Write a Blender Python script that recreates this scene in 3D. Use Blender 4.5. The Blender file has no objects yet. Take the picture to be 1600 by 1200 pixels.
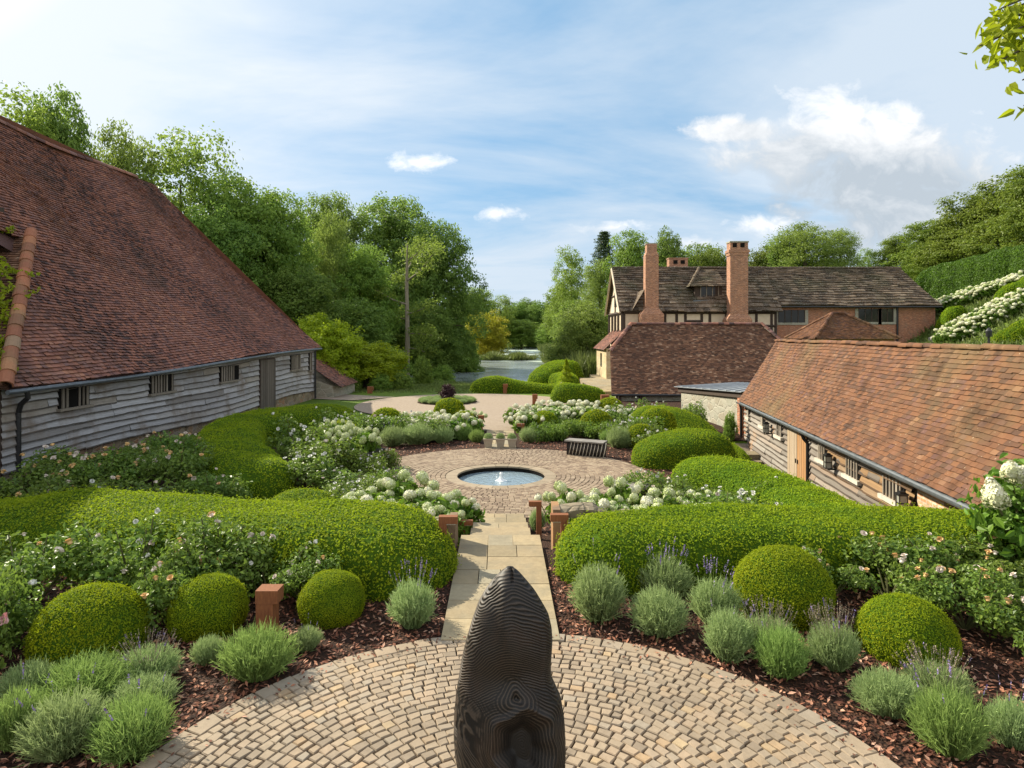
import bpy, math, random
import numpy as np
from mathutils import Vector, Matrix
rng = np.random.default_rng(11)
random.seed(5)
R = math.radians
scene = bpy.context.scene
COL = scene.collection
CAMZ, HOR, F, CX = 3.1, 522.0, 1000.0, 800.0

def W(px, py, d):
    """a point of the garden at depth d (metres) seen at photo pixel px,py"""
    return Vector(((px - CX) * d / F, d, CAMZ - (py - HOR) * d / F))

def sm(a, b, x):
    t = np.clip((np.asarray(x, float) - a) / (b - a), 0, 1)
    return t * t * (3 - 2 * t)

def pond_mask(x, y):
    xc = np.interp(y, [60, 70, 100, 140, 200, 240], [-3, -3.4, -3.2, 1, 5, 7])
    hw = np.interp(y, [60, 65, 75, 100, 140, 200, 228, 235], [0.1, 6, 9, 9.5, 9, 8, 8, .1])
    xc = xc + np.sin(y * .21) * .8
    return (1 - sm(.85, 1.15, np.abs(x - xc) / hw)) * sm(60, 63, y) * (1 - sm(228, 235, y))

def H(x, y):
    x = np.asarray(x, float); y = np.asarray(y, float)
    z = np.interp(y, [9.25, 9.72, 12.3], [0, -.28, -.66]) - .6 * (1 - sm(1.02, 1.3, np.hypot(x + .29, y - 16.95))) - .24 * sm(21.5, 26, y) - .6 * sm(43, 62, y)
    z = z - 1.2 * pond_mask(x, y)
    z = z - .95 * sm(5.7, 6.3, x) * (1 - sm(22.5, 25, y)) * sm(9.4, 9.8, y) * (1 - sm(9, 12, x))
    hill = np.clip(x - 14, 0, 20) * .17 + np.clip(x - 34, 0, None) * .72
    hill = 13 * np.tanh(hill / 13)
    z = z + hill * sm(24, 42, y)
    z = z + np.clip(-24 - x, 0, 60) * .04
    return z
def h1(x, y): return float(H(x, y))

# ---------------------------------------------------------------- mesh builder
class MB:
    def __init__(s): s.v = []; s.f = {}; s.n = 0; s.t = {}
    def add(s, V, Fc, tint=.5):
        V = np.asarray(V, float).reshape(-1, 3); Fc = np.asarray(Fc, int)
        k = Fc.shape[1]
        s.v.append(V); s.f.setdefault(k, []).append(Fc + s.n)
        tt = np.full(len(Fc), tint, float) if np.isscalar(tint) else np.asarray(tint, float)
        s.t.setdefault(k, []).append(tt); s.n += len(V)
        return s
    def box(s, x0, x1, y0, y1, z0, z1, tint=.5, M=None):
        V = np.array([[x, y, z] for z in (z0, z1) for y in (y0, y1) for x in (x0, x1)], float)
        if M is not None: V = np.array([tuple(M @ Vector(p)) for p in V])
        return s.add(V, [[0, 2, 3, 1], [4, 5, 7, 6], [0, 1, 5, 4], [2, 6, 7, 3], [0, 4, 6, 2], [1, 3, 7, 5]], tint)
    def hexa(s, bottom, top, tint=.5):
        V = list(map(tuple, bottom)) + list(map(tuple, top))
        return s.add(V, [[3, 2, 1, 0], [4, 5, 6, 7], [0, 1, 5, 4], [1, 2, 6, 5], [2, 3, 7, 6], [3, 0, 4, 7]], tint)
    def tube(s, pts, rad, sides=8, tint=.5, cap=True):
        pts = np.asarray([tuple(p) for p in pts], float); n = len(pts)
        rad = np.full(n, rad, float) if np.isscalar(rad) else np.asarray(rad, float)
        T = np.gradient(pts, axis=0); T /= np.linalg.norm(T, axis=1)[:, None] + 1e-12
        ref = np.array([0, 0, 1.]) if abs(T[0, 2]) < .9 else np.array([1., 0, 0])
        A = np.cross(T, ref); A /= np.linalg.norm(A, axis=1)[:, None] + 1e-12
        B = np.cross(T, A); an = np.arange(sides) / sides * 2 * math.pi
        V = pts[:, None] + rad[:, None, None] * (np.cos(an)[None, :, None] * A[:, None] + np.sin(an)[None, :, None] * B[:, None])
        i = np.arange(n - 1)[:, None] * sides; j = np.arange(sides)[None]; j2 = (j + 1) % sides
        Q = np.stack([i + j, i + j2, i + sides + j2, i + sides + j], -1).reshape(-1, 4)
        s.add(V.reshape(-1, 3), Q, tint)
        if cap:
            s.v[-1] = np.vstack([s.v[-1], pts[0], pts[-1]]); b = s.n - n * sides; s.n += 2
            k = np.arange(sides); k2 = (k + 1) % sides
            T1 = np.stack([np.full(sides, n * sides), k2, k], -1); T2 = np.stack([np.full(sides, n * sides + 1), (n - 1) * sides + k, (n - 1) * sides + k2], -1)
            s.f.setdefault(3, []).append(np.vstack([T1, T2]) + b); s.t.setdefault(3, []).append(np.full(2 * sides, tint if np.isscalar(tint) else .5))
        return s
    def lathe(s, prof, cx=0, cy=0, n=32, tint=.5):
        prof = np.asarray(prof, float); an = np.arange(n) / n * 2 * math.pi
        V = np.stack([cx + prof[:, None, 0] * np.cos(an), cy + prof[:, None, 0] * np.sin(an), np.repeat(prof[:, 1:2], n, 1)], -1)
        i = np.arange(len(prof) - 1)[:, None] * n; j = np.arange(n)[None]; j2 = (j + 1) % n
        return s.add(V.reshape(-1, 3), np.stack([i + j, i + j2, i + n + j2, i + n + j], -1).reshape(-1, 4), tint)
    def arrays(s):
        V = np.vstack(s.v); fs = [(k, np.vstack(s.f[k]), np.concatenate(s.t[k])) for k in s.f]
        return V, fs
    def mesh(s, name, smooth=False):
        me = bpy.data.meshes.new(name); V, fs = s.arrays()
        me.vertices.add(len(V)); me.vertices.foreach_set('co', V.astype(np.float32).ravel())
        loops = np.concatenate([f.ravel() for k, f, t in fs]); tot = np.concatenate([np.full(len(f), k) for k, f, t in fs])
        me.loops.add(len(loops)); me.loops.foreach_set('vertex_index', loops.astype(np.int32))
        me.polygons.add(len(tot)); st = np.concatenate([[0], np.cumsum(tot)[:-1]])
        me.polygons.foreach_set('loop_start', st.astype(np.int32))
        a = me.attributes.new('tint', 'FLOAT', 'FACE'); a.data.foreach_set('value', np.concatenate([t for k, f, t in fs]).astype(np.float32))
        me.polygons.foreach_set('use_smooth', np.full(len(tot), bool(smooth)))
        me.update(calc_edges=True); me.validate()
        return me
    def build(s, name, m, parent=None, smooth=False, loc=None, label=None, kind=None):
        me = s.mesh(name, smooth); me.materials.append(m)
        return obj(name, me, parent, loc, label, kind)

def obj(name, data, parent=None, loc=None, label=None, kind=None):
    o = bpy.data.objects.new(name, data); COL.objects.link(o)
    if parent is not None: o.parent = parent
    if loc is not None: o.location = loc
    if label: o['label'] = label
    if kind: o['kind'] = kind
    return o
def tag(o, label, cat, group=None):
    o['label'] = label; o['category'] = cat
    if group: o['group'] = group
    return o
def thing(name, label, cat, loc=(0, 0, 0), rz=0, group=None):
    o = obj(name, None); o.location = loc; o.rotation_euler = (0, 0, rz)
    return tag(o, label, cat, group)
def struct(name, mb, m, smooth=False, kind='structure'):
    return mb.build(name, m, kind=kind, smooth=smooth)
KIDS = {}
def dup(o, parent=None):
    c = o.copy(); COL.objects.link(c)
    if parent is not None: c.parent = parent
    for ch in o.children: dup(ch, c)
    return c
FIRST = set()
def place(proto, loc, rz=0, sc=1, label=None, group=None):
    """the prototype itself the first time, afterwards a copy of it and of its parts"""
    if proto.name not in FIRST: FIRST.add(proto.name); o = proto
    else: o = dup(proto)
    o.location = loc; o.rotation_euler = (0, 0, rz)
    o.scale = (sc, sc, sc) if np.isscalar(sc) else sc
    if label: o['label'] = label
    if group: o['group'] = group
    elif 'group' in o and o is not proto: pass
    return o

def frame(Nn):
    """two tangents per normal, randomly turned"""
    Nn = Nn / (np.linalg.norm(Nn, axis=1)[:, None] + 1e-9)
    ref = rng.normal(size=Nn.shape); A = np.cross(Nn, ref); A /= np.linalg.norm(A, axis=1)[:, None] + 1e-9
    return Nn, A, np.cross(Nn, A)
def leaves(mb, P, Nn, L, Wd, jit=.5, tint=None, droop=0, fold=.15, six=False):
    """rhombic leaf faces at P, roughly facing Nn"""
    n = len(P); Nn = Nn / (np.linalg.norm(Nn, axis=1)[:, None] + 1e-9)
    Nn, A, B = frame(Nn + rng.normal(size=(n, 3)) * jit)
    if droop: A = A + np.array([0, 0, -droop]); A /= np.linalg.norm(A, axis=1)[:, None]; B = np.cross(Nn, A); B /= np.linalg.norm(B, axis=1)[:, None] + 1e-9
    l = (L * rng.uniform(.6, 1.3, n))[:, None]; w = (Wd * rng.uniform(.7, 1.25, n))[:, None]
    t = rng.uniform(0, 1, n) if tint is None else tint
    if six:
        up = Nn * l * fold; V = np.stack([P - A * l / 2, P - A * l * .2 + B * w * .46 + up * .8, P + A * l * .18 + B * w * .36 + up * .7, P + A * l / 2 - up * .6, P + A * l * .18 - B * w * .36 + up * .7, P - A * l * .2 - B * w * .46 + up * .8], 1)
        b = np.arange(n)[:, None] * 6; Q = np.concatenate([b + [0, 1, 2, 3], b + [0, 3, 4, 5]]); return mb.add(V.reshape(-1, 3), Q, np.concatenate([t, t]))
    V = np.stack([P - A * l / 2, P + B * w / 2 + Nn * l * fold, P + A * l / 2, P - B * w / 2 + Nn * l * fold], 1)
    return mb.add(V.reshape(-1, 3), np.arange(4 * n).reshape(-1, 4), t)
def blades(mb, P, D, L, wd, bend=.25, tint=None, seg=2):
    """thin upright strips from P along D"""
    n = len(P); D = D / np.linalg.norm(D, axis=1)[:, None]
    side = np.cross(D, rng.normal(size=(n, 3))); side /= np.linalg.norm(side, axis=1)[:, None]
    out = D * np.array([1, 1, 0]); L = np.broadcast_to(np.asarray(L, float), (n,))
    rows = []
    for k in range(seg + 1):
        u = k / seg; c = P + D * (L * u)[:, None] + (out + [0, 0, -.35]) * (L * bend * u * u)[:, None]
        w = wd * (1 - .75 * u)
        rows += [c - side * w / 2, c + side * w / 2]
    V = np.stack(rows, 1); m = 2 * (seg + 1); b = np.arange(n)[:, None] * m
    Q = np.concatenate([np.stack([b + 2 * k, b + 2 * k + 1, b + 2 * k + 3, b + 2 * k + 2], -1).reshape(n, 1, 4) for k in range(seg)], 1)
    t = np.repeat(rng.uniform(0, 1, n) if tint is None else tint, seg)
    return mb.add(V.reshape(-1, 3), Q.reshape(-1, 4), t)
def sample(V, Q, density):
    tri = np.vstack([Q[:, [0, 1, 2]], Q[:, [0, 2, 3]]]); a, b, c = V[tri[:, 0]], V[tri[:, 1]], V[tri[:, 2]]
    cr = np.cross(b - a, c - a); ar = np.linalg.norm(cr, axis=1) / 2
    n = max(1, int(ar.sum() * density)); idx = rng.choice(len(tri), n, p=ar / ar.sum())
    u, v = rng.random((2, n)); k = u + v > 1; u[k] = 1 - u[k]; v[k] = 1 - v[k]
    P = a[idx] + (b - a)[idx] * u[:, None] + (c - a)[idx] * v[:, None]
    return P, cr[idx] / (np.linalg.norm(cr[idx], axis=1)[:, None] + 1e-9)
def wob(P, f, seed=0):
    P = np.asarray(P); s = seed * 1.7
    return (np.sin(P[..., 0] * f + s) * np.cos(P[..., 1] * f * 1.13 + s * 2) + .6 * np.sin(P[..., 2] * f * 1.9 + P[..., 0] * f * 1.6 + s * 3) + .5 * np.sin(P[..., 1] * f * 2.3 + s)) / 2.1

# ---------------------------------------------------------------- materials
class NT:
    def __init__(s, name):
        s.m = bpy.data.materials.new(name); s.m.use_nodes = True; s.t = s.m.node_tree; s.t.nodes.clear()
        s.out = s.n('ShaderNodeOutputMaterial')
    def n(s, ty, **kw):
        nd = s.t.nodes.new(ty)
        for k, v in kw.items(): setattr(nd, k, v)
        return nd
    def l(s, a, b): s.t.links.new(a, b)
    def put(s, sock, v):
        if hasattr(v, 'is_linked') or isinstance(v, bpy.types.NodeSocket): s.l(v, sock)
        else: sock.default_value = v
    def tint(s): return s.n('ShaderNodeAttribute', attribute_name='tint').outputs['Fac']
    def coord(s, kind='Object'): return s.n('ShaderNodeTexCoord').outputs[kind]
    def mapping(s, vec, scale=(1, 1, 1), rot=(0, 0, 0)):
        m = s.n('ShaderNodeMapping'); s.l(vec, m.inputs['Vector']); m.inputs['Scale'].default_value = scale; m.inputs['Rotation'].default_value = rot
        return m.outputs[0]
    def noise(s, vec, scale=5, detail=4, rough=.6, dist=0, out='Fac'):
        t = s.n('ShaderNodeTexNoise'); s.l(vec, t.inputs['Vector'])
        for k, v in (('Scale', scale), ('Detail', detail), ('Roughness', rough), ('Distortion', dist)): t.inputs[k].default_value = v
        return t.outputs[out]
    def voronoi(s, vec, scale=5, feature='F1', out='Distance', rand=1):
        t = s.n('ShaderNodeTexVoronoi', feature=feature); s.l(vec, t.inputs['Vector']); t.inputs['Scale'].default_value = scale
        t.inputs['Randomness'].default_value = rand
        return t.outputs[out]
    def ramp(s, fac, stops, interp='LINEAR'):
        r = s.n('ShaderNodeValToRGB'); s.l(fac, r.inputs[0]); cr = r.color_ramp; cr.interpolation = interp
        while len(cr.elements) < len(stops): cr.elements.new(.5)
        for e, (p, c) in zip(cr.elements, stops): e.position = p; e.color = (*c, 1) if len(c) == 3 else c
        return r.outputs[0]
    def mix(s, f, a, b, mode='MIX'):
        m = s.n('ShaderNodeMix', data_type='RGBA', blend_type=mode)
        s.put(m.inputs[0], f)
        for i, v in ((6, a), (7, b)): s.put(m.inputs[i], (*v, 1) if isinstance(v, tuple) and len(v) == 3 else v)
        return m.outputs[2]
    def math(s, op, a, b=0, c=None):
        m = s.n('ShaderNodeMath', operation=op); s.put(m.inputs[0], a); s.put(m.inputs[1], b)
        if c is not None: s.put(m.inputs[2], c)
        return m.outputs[0]
    def maprange(s, v, a, b, c=0, d=1):
        m = s.n('ShaderNodeMapRange'); s.l(v, m.inputs[0])
        for i, x in enumerate((a, b, c, d)): m.inputs[i + 1].default_value = x
        return m.outputs[0]
    def bump(s, h, strength=.3, dist=.02, nrm=None):
        b = s.n('ShaderNodeBump'); s.l(h, b.inputs['Height']); b.inputs['Strength'].default_value = strength; b.inputs['Distance'].default_value = dist
        if nrm is not None: s.l(nrm, b.inputs['Normal'])
        return b.outputs[0]
    def bsdf(s, col, rough=.7, spec=.3, nrm=None, **kw):
        p = s.n('ShaderNodeBsdfPrincipled'); s.put(p.inputs['Base Color'], (*col, 1) if isinstance(col, tuple) and len(col) == 3 else col)
        s.put(p.inputs['Roughness'], rough); p.inputs['Specular IOR Level'].default_value = spec
        if nrm is not None: s.l(nrm, p.inputs['Normal'])
        for k, v in kw.items(): s.put(p.inputs[k.replace('_', ' ')], v)
        return p.outputs[0]
    def done(s, sh): s.l(sh, s.out.inputs['Surface']); return s.m

def leaf_mat(name, dark, light, trans=.3, rough=.5, spec=.25, patch=None, tcol=None):
    t = NT(name); ti = t.tint()
    c = t.mix(ti, dark, light)
    rnd = t.n('ShaderNodeObjectInfo').outputs['Random']
    hs = t.n('ShaderNodeHueSaturation'); t.l(c, hs.inputs['Color'])
    t.l(t.maprange(rnd, 0, 1, .485, .512), hs.inputs['Hue']); t.l(t.maprange(rnd, 0, 1, .85, 1.15), hs.inputs['Value'])
    c = hs.outputs[0]
    g = t.noise(t.coord('Object'), patch[0] if patch else 1.2, 3)
    c = t.mix(t.maprange(g, .35, .7, 0, 1), c, t.mix(.55, c, patch[1]) if patch else t.mix(.35, c, light))
    p = t.bsdf(c, rough, spec)
    tr = t.n('ShaderNodeBsdfTranslucent')
    t.l(t.mix(.5, c, tcol or tuple(min(1, k * 1.6) for k in light)), tr.inputs['Color'])
    ms = t.n('ShaderNodeMixShader'); ms.inputs[0].default_value = trans
    t.l(p, ms.inputs[1]); t.l(tr.outputs[0], ms.inputs[2])
    return t.done(ms.outputs[0])

def tile_mat(name, stops, lichen=(.35, .34, .28), lich_amt=.62, moss=(.05, .05, .02), moss_rng=(.55, .75), streak=0, rough=.85, dirt=.5):
    t = NT(name); co = t.coord('Object'); c = t.ramp(t.tint(), stops)
    n1 = t.noise(co, .35, 5, .65); n2 = t.noise(co, 14, 3, .7); n3 = t.noise(co, 3.5, 5, .7)
    c = t.mix(t.math('MULTIPLY', t.maprange(n1, *moss_rng), .75), c, moss)
    c = t.mix(t.math('MULTIPLY', t.maprange(n3, .4, .75), dirt), c, t.mix(1, c, (.45, .42, .4), 'MULTIPLY'))
    c = t.mix(t.math('MULTIPLY', t.maprange(n2, lich_amt, lich_amt + .08), .8), c, lichen)
    if streak:
        sn = t.noise(t.mapping(co, (1.1, 1.1, .06)), 1.6, 4, .6)
        c = t.mix(t.math('MULTIPLY', t.maprange(sn, .52, .68), streak), c, t.mix(1, c, (.42, .38, .36), 'MULTIPLY'))
    b = t.bump(n2, .35, .01)
    return t.done(t.bsdf(c, rough, .2, b))

def wood_mat(name, stops, stain=None, stain_rng=(.5, .7), grain=(.6, .6, 16), rough=.8, bump=.4):
    t = NT(name); co = t.coord('Object'); c = t.ramp(t.tint(), stops)
    g = t.noise(t.mapping(co, grain), 3, 6, .7, 1.2); n = t.noise(co, .8, 5, .65)
    c = t.mix(t.maprange(g, .35, .75, 0, .75), c, t.mix(1, c, (.4, .37, .35), 'MULTIPLY'))
    if stain: c = t.mix(t.maprange(n, *stain_rng), c, stain)
    return t.done(t.bsdf(c, rough, .25, t.bump(g, bump, .01)))

def plain(name, col, rough=.6, spec=.4, var=.35, scale=6, metallic=0, bump=.15):
    t = NT(name); co = t.coord('Object'); n = t.noise(co, scale, 5, .65)
    c = t.mix(t.maprange(n, .3, .7), tuple(k * (1 - var) for k in col), tuple(min(1, k * (1 + var * .6)) for k in col))
    return t.done(t.bsdf(c, rough, spec, t.bump(n, bump, .01), Metallic=metallic))

def tinted(name, stops, rough=.8, spec=.25, nscale=18, var=.4, bump=.3, big=None):
    t = NT(name); co = t.coord('Object'); c = t.ramp(t.tint(), stops); n = t.noise(co, nscale, 6, .7)
    c = t.mix(t.maprange(n, .35, .75, 0, var), c, t.mix(1, c, (.5, .46, .42), 'MULTIPLY'))
    if big: c = t.mix(t.maprange(t.noise(co, big[0], 5, .65), .45, .7, 0, big[2]), c, big[1])
    return t.done(t.bsdf(c, rough, spec, t.bump(n, bump, .008)))

def brick_mat(name, c1, c2, mortar, bw=.23, bh=.075, stain=(.2, .17, .13)):
    t = NT(name); co = t.coord('Object'); sep = t.n('ShaderNodeSeparateXYZ'); t.l(co, sep.inputs[0])
    cb = t.n('ShaderNodeCombineXYZ'); t.l(t.math('ADD', sep.outputs[0], sep.outputs[1]), cb.inputs[0]); t.l(sep.outputs[2], cb.inputs[1])
    b = t.n('ShaderNodeTexBrick'); t.l(cb.outputs[0], b.inputs['Vector'])
    for k, v in (('Color1', (*c1, 1)), ('Color2', (*c2, 1)), ('Mortar', (*mortar, 1)), ('Scale', 1), ('Mortar Size', .012), ('Brick Width', bw), ('Row Height', bh), ('Bias', 0)): b.inputs[k].default_value = v
    n = t.noise(co, 1.3, 6, .7); n2 = t.noise(co, 9, 5, .7)
    c = t.mix(t.maprange(n2, .45, .75, 0, .5), b.outputs['Color'], t.mix(1, b.outputs['Color'], (.35, .3, .3), 'MULTIPLY'))
    c = t.mix(t.maprange(t.noise(t.mapping(cb.outputs[0], (4, 13, 1)), 1, 2, .5), .5, .62, 0, .75), c, t.mix(1, c, (1.5, 1.55, 1.6), 'MULTIPLY'))
    c = t.mix(t.maprange(n, .5, .75, 0, .55), c, stain)
    return t.done(t.bsdf(c, .88, .2, t.bump(b.outputs['Fac'], -.4, .01)))

def rubble_mat(name, stops, mortar, scale=3.2):
    t = NT(name); co = t.mapping(t.coord('Object'), (1, 1, 1.5)); co = t.mix(.12, co, t.noise(co, 2.5, 3, .6, 0, 'Color'))
    cell = t.n('ShaderNodeTexVoronoi'); t.l(co, cell.inputs['Vector']); cell.inputs['Scale'].default_value = scale
    sep = t.n('ShaderNodeSeparateColor'); t.l(cell.outputs['Color'], sep.inputs[0])
    e = t.voronoi(co, scale, 'DISTANCE_TO_EDGE'); n = t.noise(co, 9, 5, .7)
    c = t.ramp(sep.outputs[0], stops); c = t.mix(t.maprange(n, .4, .75, 0, .5), c, t.mix(1, c, (.5, .46, .4), 'MULTIPLY'))
    c = t.mix(t.maprange(e, .02, .06, 1, 0), c, mortar)
    return t.done(t.bsdf(c, .9, .2, t.bump(t.maprange(e, 0, .12), .6, .03)))
# ================================================================ world, sun, camera
SUN_EL, SUN_AZ = 33.5, 37.0            # degrees above the horizon; degrees the sun stands beyond due left
sx, sy, sz = -math.cos(R(SUN_EL)) * math.cos(R(SUN_AZ)), math.cos(R(SUN_EL)) * math.sin(R(SUN_AZ)), math.sin(R(SUN_EL))
world = bpy.data.worlds.new('World'); scene.world = world; world.use_nodes = True
def build_world():
    t = NT.__new__(NT); t.t = world.node_tree; t.t.nodes.clear(); t.out = t.n('ShaderNodeOutputWorld')
    sky = t.n('ShaderNodeTexSky'); sky.sky_type = 'NISHITA'; sky.sun_disc = False
    sky.sun_elevation = R(SUN_EL); sky.sun_rotation = math.atan2(sx, sy)
    sky.air_density = 1.0; sky.dust_density = 1.6; sky.ozone_density = 1.5; sky.altitude = 50
    d = t.coord('Generated'); sep = t.n('ShaderNodeSeparateXYZ'); t.l(d, sep.inputs[0])
    dx, dy, dz = sep.outputs
    zz = t.math('MAXIMUM', dz, .02)
    pl = t.n('ShaderNodeCombineXYZ'); t.l(t.math('DIVIDE', dx, t.math('ADD', zz, .12)), pl.inputs[0]); t.l(t.math('DIVIDE', dy, t.math('ADD', zz, .12)), pl.inputs[1])
    pv = pl.outputs[0]
    ci = t.noise(t.mapping(pv, (.55, 1.0, 1), (0, 0, R(28))), .75, 7, .58, .9)
    ci2 = t.noise(t.mapping(pv, (.5, .8, 1), (0, 0, R(-12))), 1.7, 6, .62, .6)
    veil = t.math('ADD', t.math('MULTIPLY', ci, .72), t.math('MULTIPLY', ci2, .28))
    veil = t.maprange(veil, .38, .61, .03, .95)
    # the veil is thicker towards the sun, the right-hand side and the horizon
    sund = t.n('ShaderNodeVectorMath', operation='DOT_PRODUCT'); t.l(d, sund.inputs[0]); sund.inputs[1].default_value = (sx, sy, sz)
    sdot = sund.outputs['Value']
    veil = t.math('ADD', veil, t.maprange(sdot, .68, .96, 0, .55))
    veil = t.math('ADD', veil, t.maprange(dx, .25, .6, 0, .5))
    veil = t.math('ADD', veil, t.maprange(dz, .0, .2, .4, 0))
    veil = t.math('MINIMUM', veil, .97)
    c = t.mix(t.math('MULTIPLY', veil, .92), t.mix(.7, sky.outputs[0], (1.72, 3.65, 5.7)), t.mix(t.maprange(sdot, .55, .95), (4.9, 5.6, 6.35), (6.4, 6.8, 7.2)))
    c = t.mix(t.maprange(sdot, .945, 1), c, (10.5, 10.3, 10)); c = t.mix(t.maprange(dy, .1, -.3, 0, .8), c, (8.8, 8.8, 8.8))  # brighter sky behind the camera is added to fill the shade
    # heaped clouds: u,v are slopes of the view direction to the right and upwards of due ahead
    yy = t.math('MAXIMUM', dy, .05)
    u = t.math('DIVIDE', dx, yy); v = t.math('DIVIDE', dz, yy)
    uv = t.n('ShaderNodeCombineXYZ'); t.l(u, uv.inputs[0]); t.l(v, uv.inputs[1])
    fl = t.noise(t.mapping(uv.outputs[0], (1, 1.35, 1)), 11, 9, .62, .35)
    fl2 = t.noise(uv.outputs[0], 4.2, 5, .55, .2)
    def blob(cu, cv, ru, rv, tilt=0):
        a = t.math('SUBTRACT', u, cu); b = t.math('SUBTRACT', v, cv)
        b = t.math('SUBTRACT', b, t.math('MULTIPLY', a, tilt))
        e = t.math('ADD', t.math('POWER', t.math('DIVIDE', a, ru), 2), t.math('POWER', t.math('DIVIDE', b, rv), 2))
        return t.math('SUBTRACT', 1, t.math('SQRT', e))
    def cloud(c, blobs, lit, shade, dark, edge=.25, amt=1.0, push=1.7, sc=11):
        fl = t.noise(t.mapping(uv.outputs[0], (1, 1.35, 1)), sc, 9, .62, .35); fl2 = t.noise(uv.outputs[0], sc * .38, 5, .55, .2)
        m = None
        for bl in blobs:
            x = blob(*bl); m = x if m is None else t.math('SMOOTH_MAX', m, x, .18)
        f = t.math('ADD', m, t.math('MULTIPLY', t.math('SUBTRACT', fl, .5), push))
        f = t.math('ADD', f, t.math('MULTIPLY', t.math('SUBTRACT', fl2, .5), .8))
        a = t.math('MULTIPLY', t.maprange(f, .0, edge), amt)
        s = t.math('ADD', t.maprange(v, dark[0], dark[1]), t.math('MULTIPLY', t.math('SUBTRACT', fl, .5), 2.2))
        s = t.math('ADD', s, t.math('MULTIPLY', t.math('SUBTRACT', fl2, .5), 1.2))
        return t.mix(a, c, t.mix(t.maprange(s, 0, 1), shade, lit))
    big = [(.48, .295, .18, .06, .12), (.57, .25, .20, .125), (.63, .21, .15, .125), (.36, .318, .10, .028, -.05)]
    c = cloud(c, big, (7.7, 7.7, 7.7), (3.7, 4.2, 4.7), (.235, .36), .5, .95, 2.3)
    c = cloud(c, [(-.145, .27, .055, .018, -.05)], (8.1, 8.1, 8.1), (6.0, 6.4, 6.8), (.225, .275), .95, .95, 2.6, 24)
    c = cloud(c, [(-.02, .187, .04, .013), (.145, .166, .055, .013), (.395, .172, .06, .018), (.30, .142, .05, .012)], (7.8, 7.8, 7.8), (5.7, 6.1, 6.5), (.14, .19), .95, .9, 2.8, 24)
    bg = t.n('ShaderNodeBackground'); t.l(c, bg.inputs[0]); bg.inputs[1].default_value = SKY_STR
    t.l(bg.outputs[0], t.out.inputs[0])
SKY_STR = .078
build_world()
sun = bpy.data.lights.new('sun', 'SUN'); sun.energy = 5; sun.angle = R(.6); sun.color = (1, .91, .72)
so = obj('sun', sun); so.rotation_euler = Vector((sx, sy, sz)).to_track_quat('Z', 'Y').to_euler()
cam = bpy.data.cameras.new('camera'); co_ = obj('camera', cam); co_.location = (0, 0, CAMZ); co_.rotation_euler = (R(90), 0, 0)
cam.sensor_width = 36; cam.lens = F / 1600 * 36; cam.shift_y = -(600 - HOR) / 1600; cam.clip_end = 6000; cam.clip_start = .05
scene.camera = co_
vs = scene.view_settings; vs.view_transform = 'Standard'; vs.look = 'None'; vs.exposure = .93; vs.gamma = 1
scene.cycles.use_denoising = True; scene.cycles.max_bounces = 6; scene.cycles.transparent_max_bounces = 6
scene.cycles.caustics_reflective = False; scene.cycles.caustics_refractive = False

# ================================================================ ground
def grass_mat():
    t = NT('lawn'); co = t.coord('Object'); n = t.noise(co, .25, 5, .6); n2 = t.noise(co, 9, 5, .7)
    c = t.mix(t.maprange(n, .35, .65), (.075, .13, .014), (.15, .21, .024)); c = t.mix(t.maprange(n2, .3, .7, 0, .5), c, (.03, .06, .01))
    return t.done(t.bsdf(c, .9, .15, t.bump(n2, .6, .05)))
M_lawn = grass_mat()
xs = np.unique(np.concatenate([np.linspace(-3000, -120, 18), np.linspace(-120, -30, 46), np.linspace(-30, 30, 121), np.linspace(30, 130, 51), np.linspace(130, 3000, 18)]))
ys = np.unique(np.concatenate([np.linspace(-200, -10, 12), np.linspace(-10, 60, 176), np.linspace(60, 260, 161), np.linspace(260, 5000, 30)]))
def sheet(xs, ys, zf, dz):
    X, Y = np.meshgrid(xs, ys); V = np.stack([X, Y, zf(X, Y) + dz], -1).reshape(-1, 3)
    nx, ny = len(xs), len(ys); i = np.arange(ny - 1)[:, None] * nx; j = np.arange(nx - 1)[None]
    return V, np.stack([i + j, i + j + 1, i + nx + j + 1, i + nx + j], -1).reshape(-1, 4)
gz = lambda X, Y: H(X, Y) - .06 * (1 - sm(0, 1, 0))
struct('ground', MB().add(*sheet(xs, ys, H, -.03)), M_lawn, True)

def bark_mat():
    t = NT('bark_soil'); co = t.coord('Object'); v = t.voronoi(co, 34); n = t.noise(co, 2.2, 4)
    c = t.mix(t.maprange(v, .1, .6), (.10, .045, .025), (.028, .015, .011)); c = t.mix(t.maprange(n, .4, .7, 0, .6), c, (.03, .018, .012))
    return t.done(t.bsdf(c, .9, .15, t.bump(v, .8, .03)))
M_soil = bark_mat()
def bed(name, x0, x1, y0, y1, dz=.004, step=.2):
    struct(name, MB().add(*sheet(np.arange(x0, x1 + step / 2, step), np.arange(y0, y1 + step / 2, step), H, dz)), M_soil, True)
bed('terrace_bed', -12, 12, -4, 9.4)
bed('sunken_garden_bed', -13.4, 7, 9.6, 30)
bed('pavilion_bed', 7.2, 16, 24.4, 30)
bed('barn_bed', 2.5, 17, 30.2, 38.2)
M_chip = tinted('bark_chip', [(0, (.07, .027, .018)), (.35, (.20, .075, .043)), (.7, (.38, .17, .10)), (1, (.52, .32, .23))], .8, .25, 30, .3)
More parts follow.
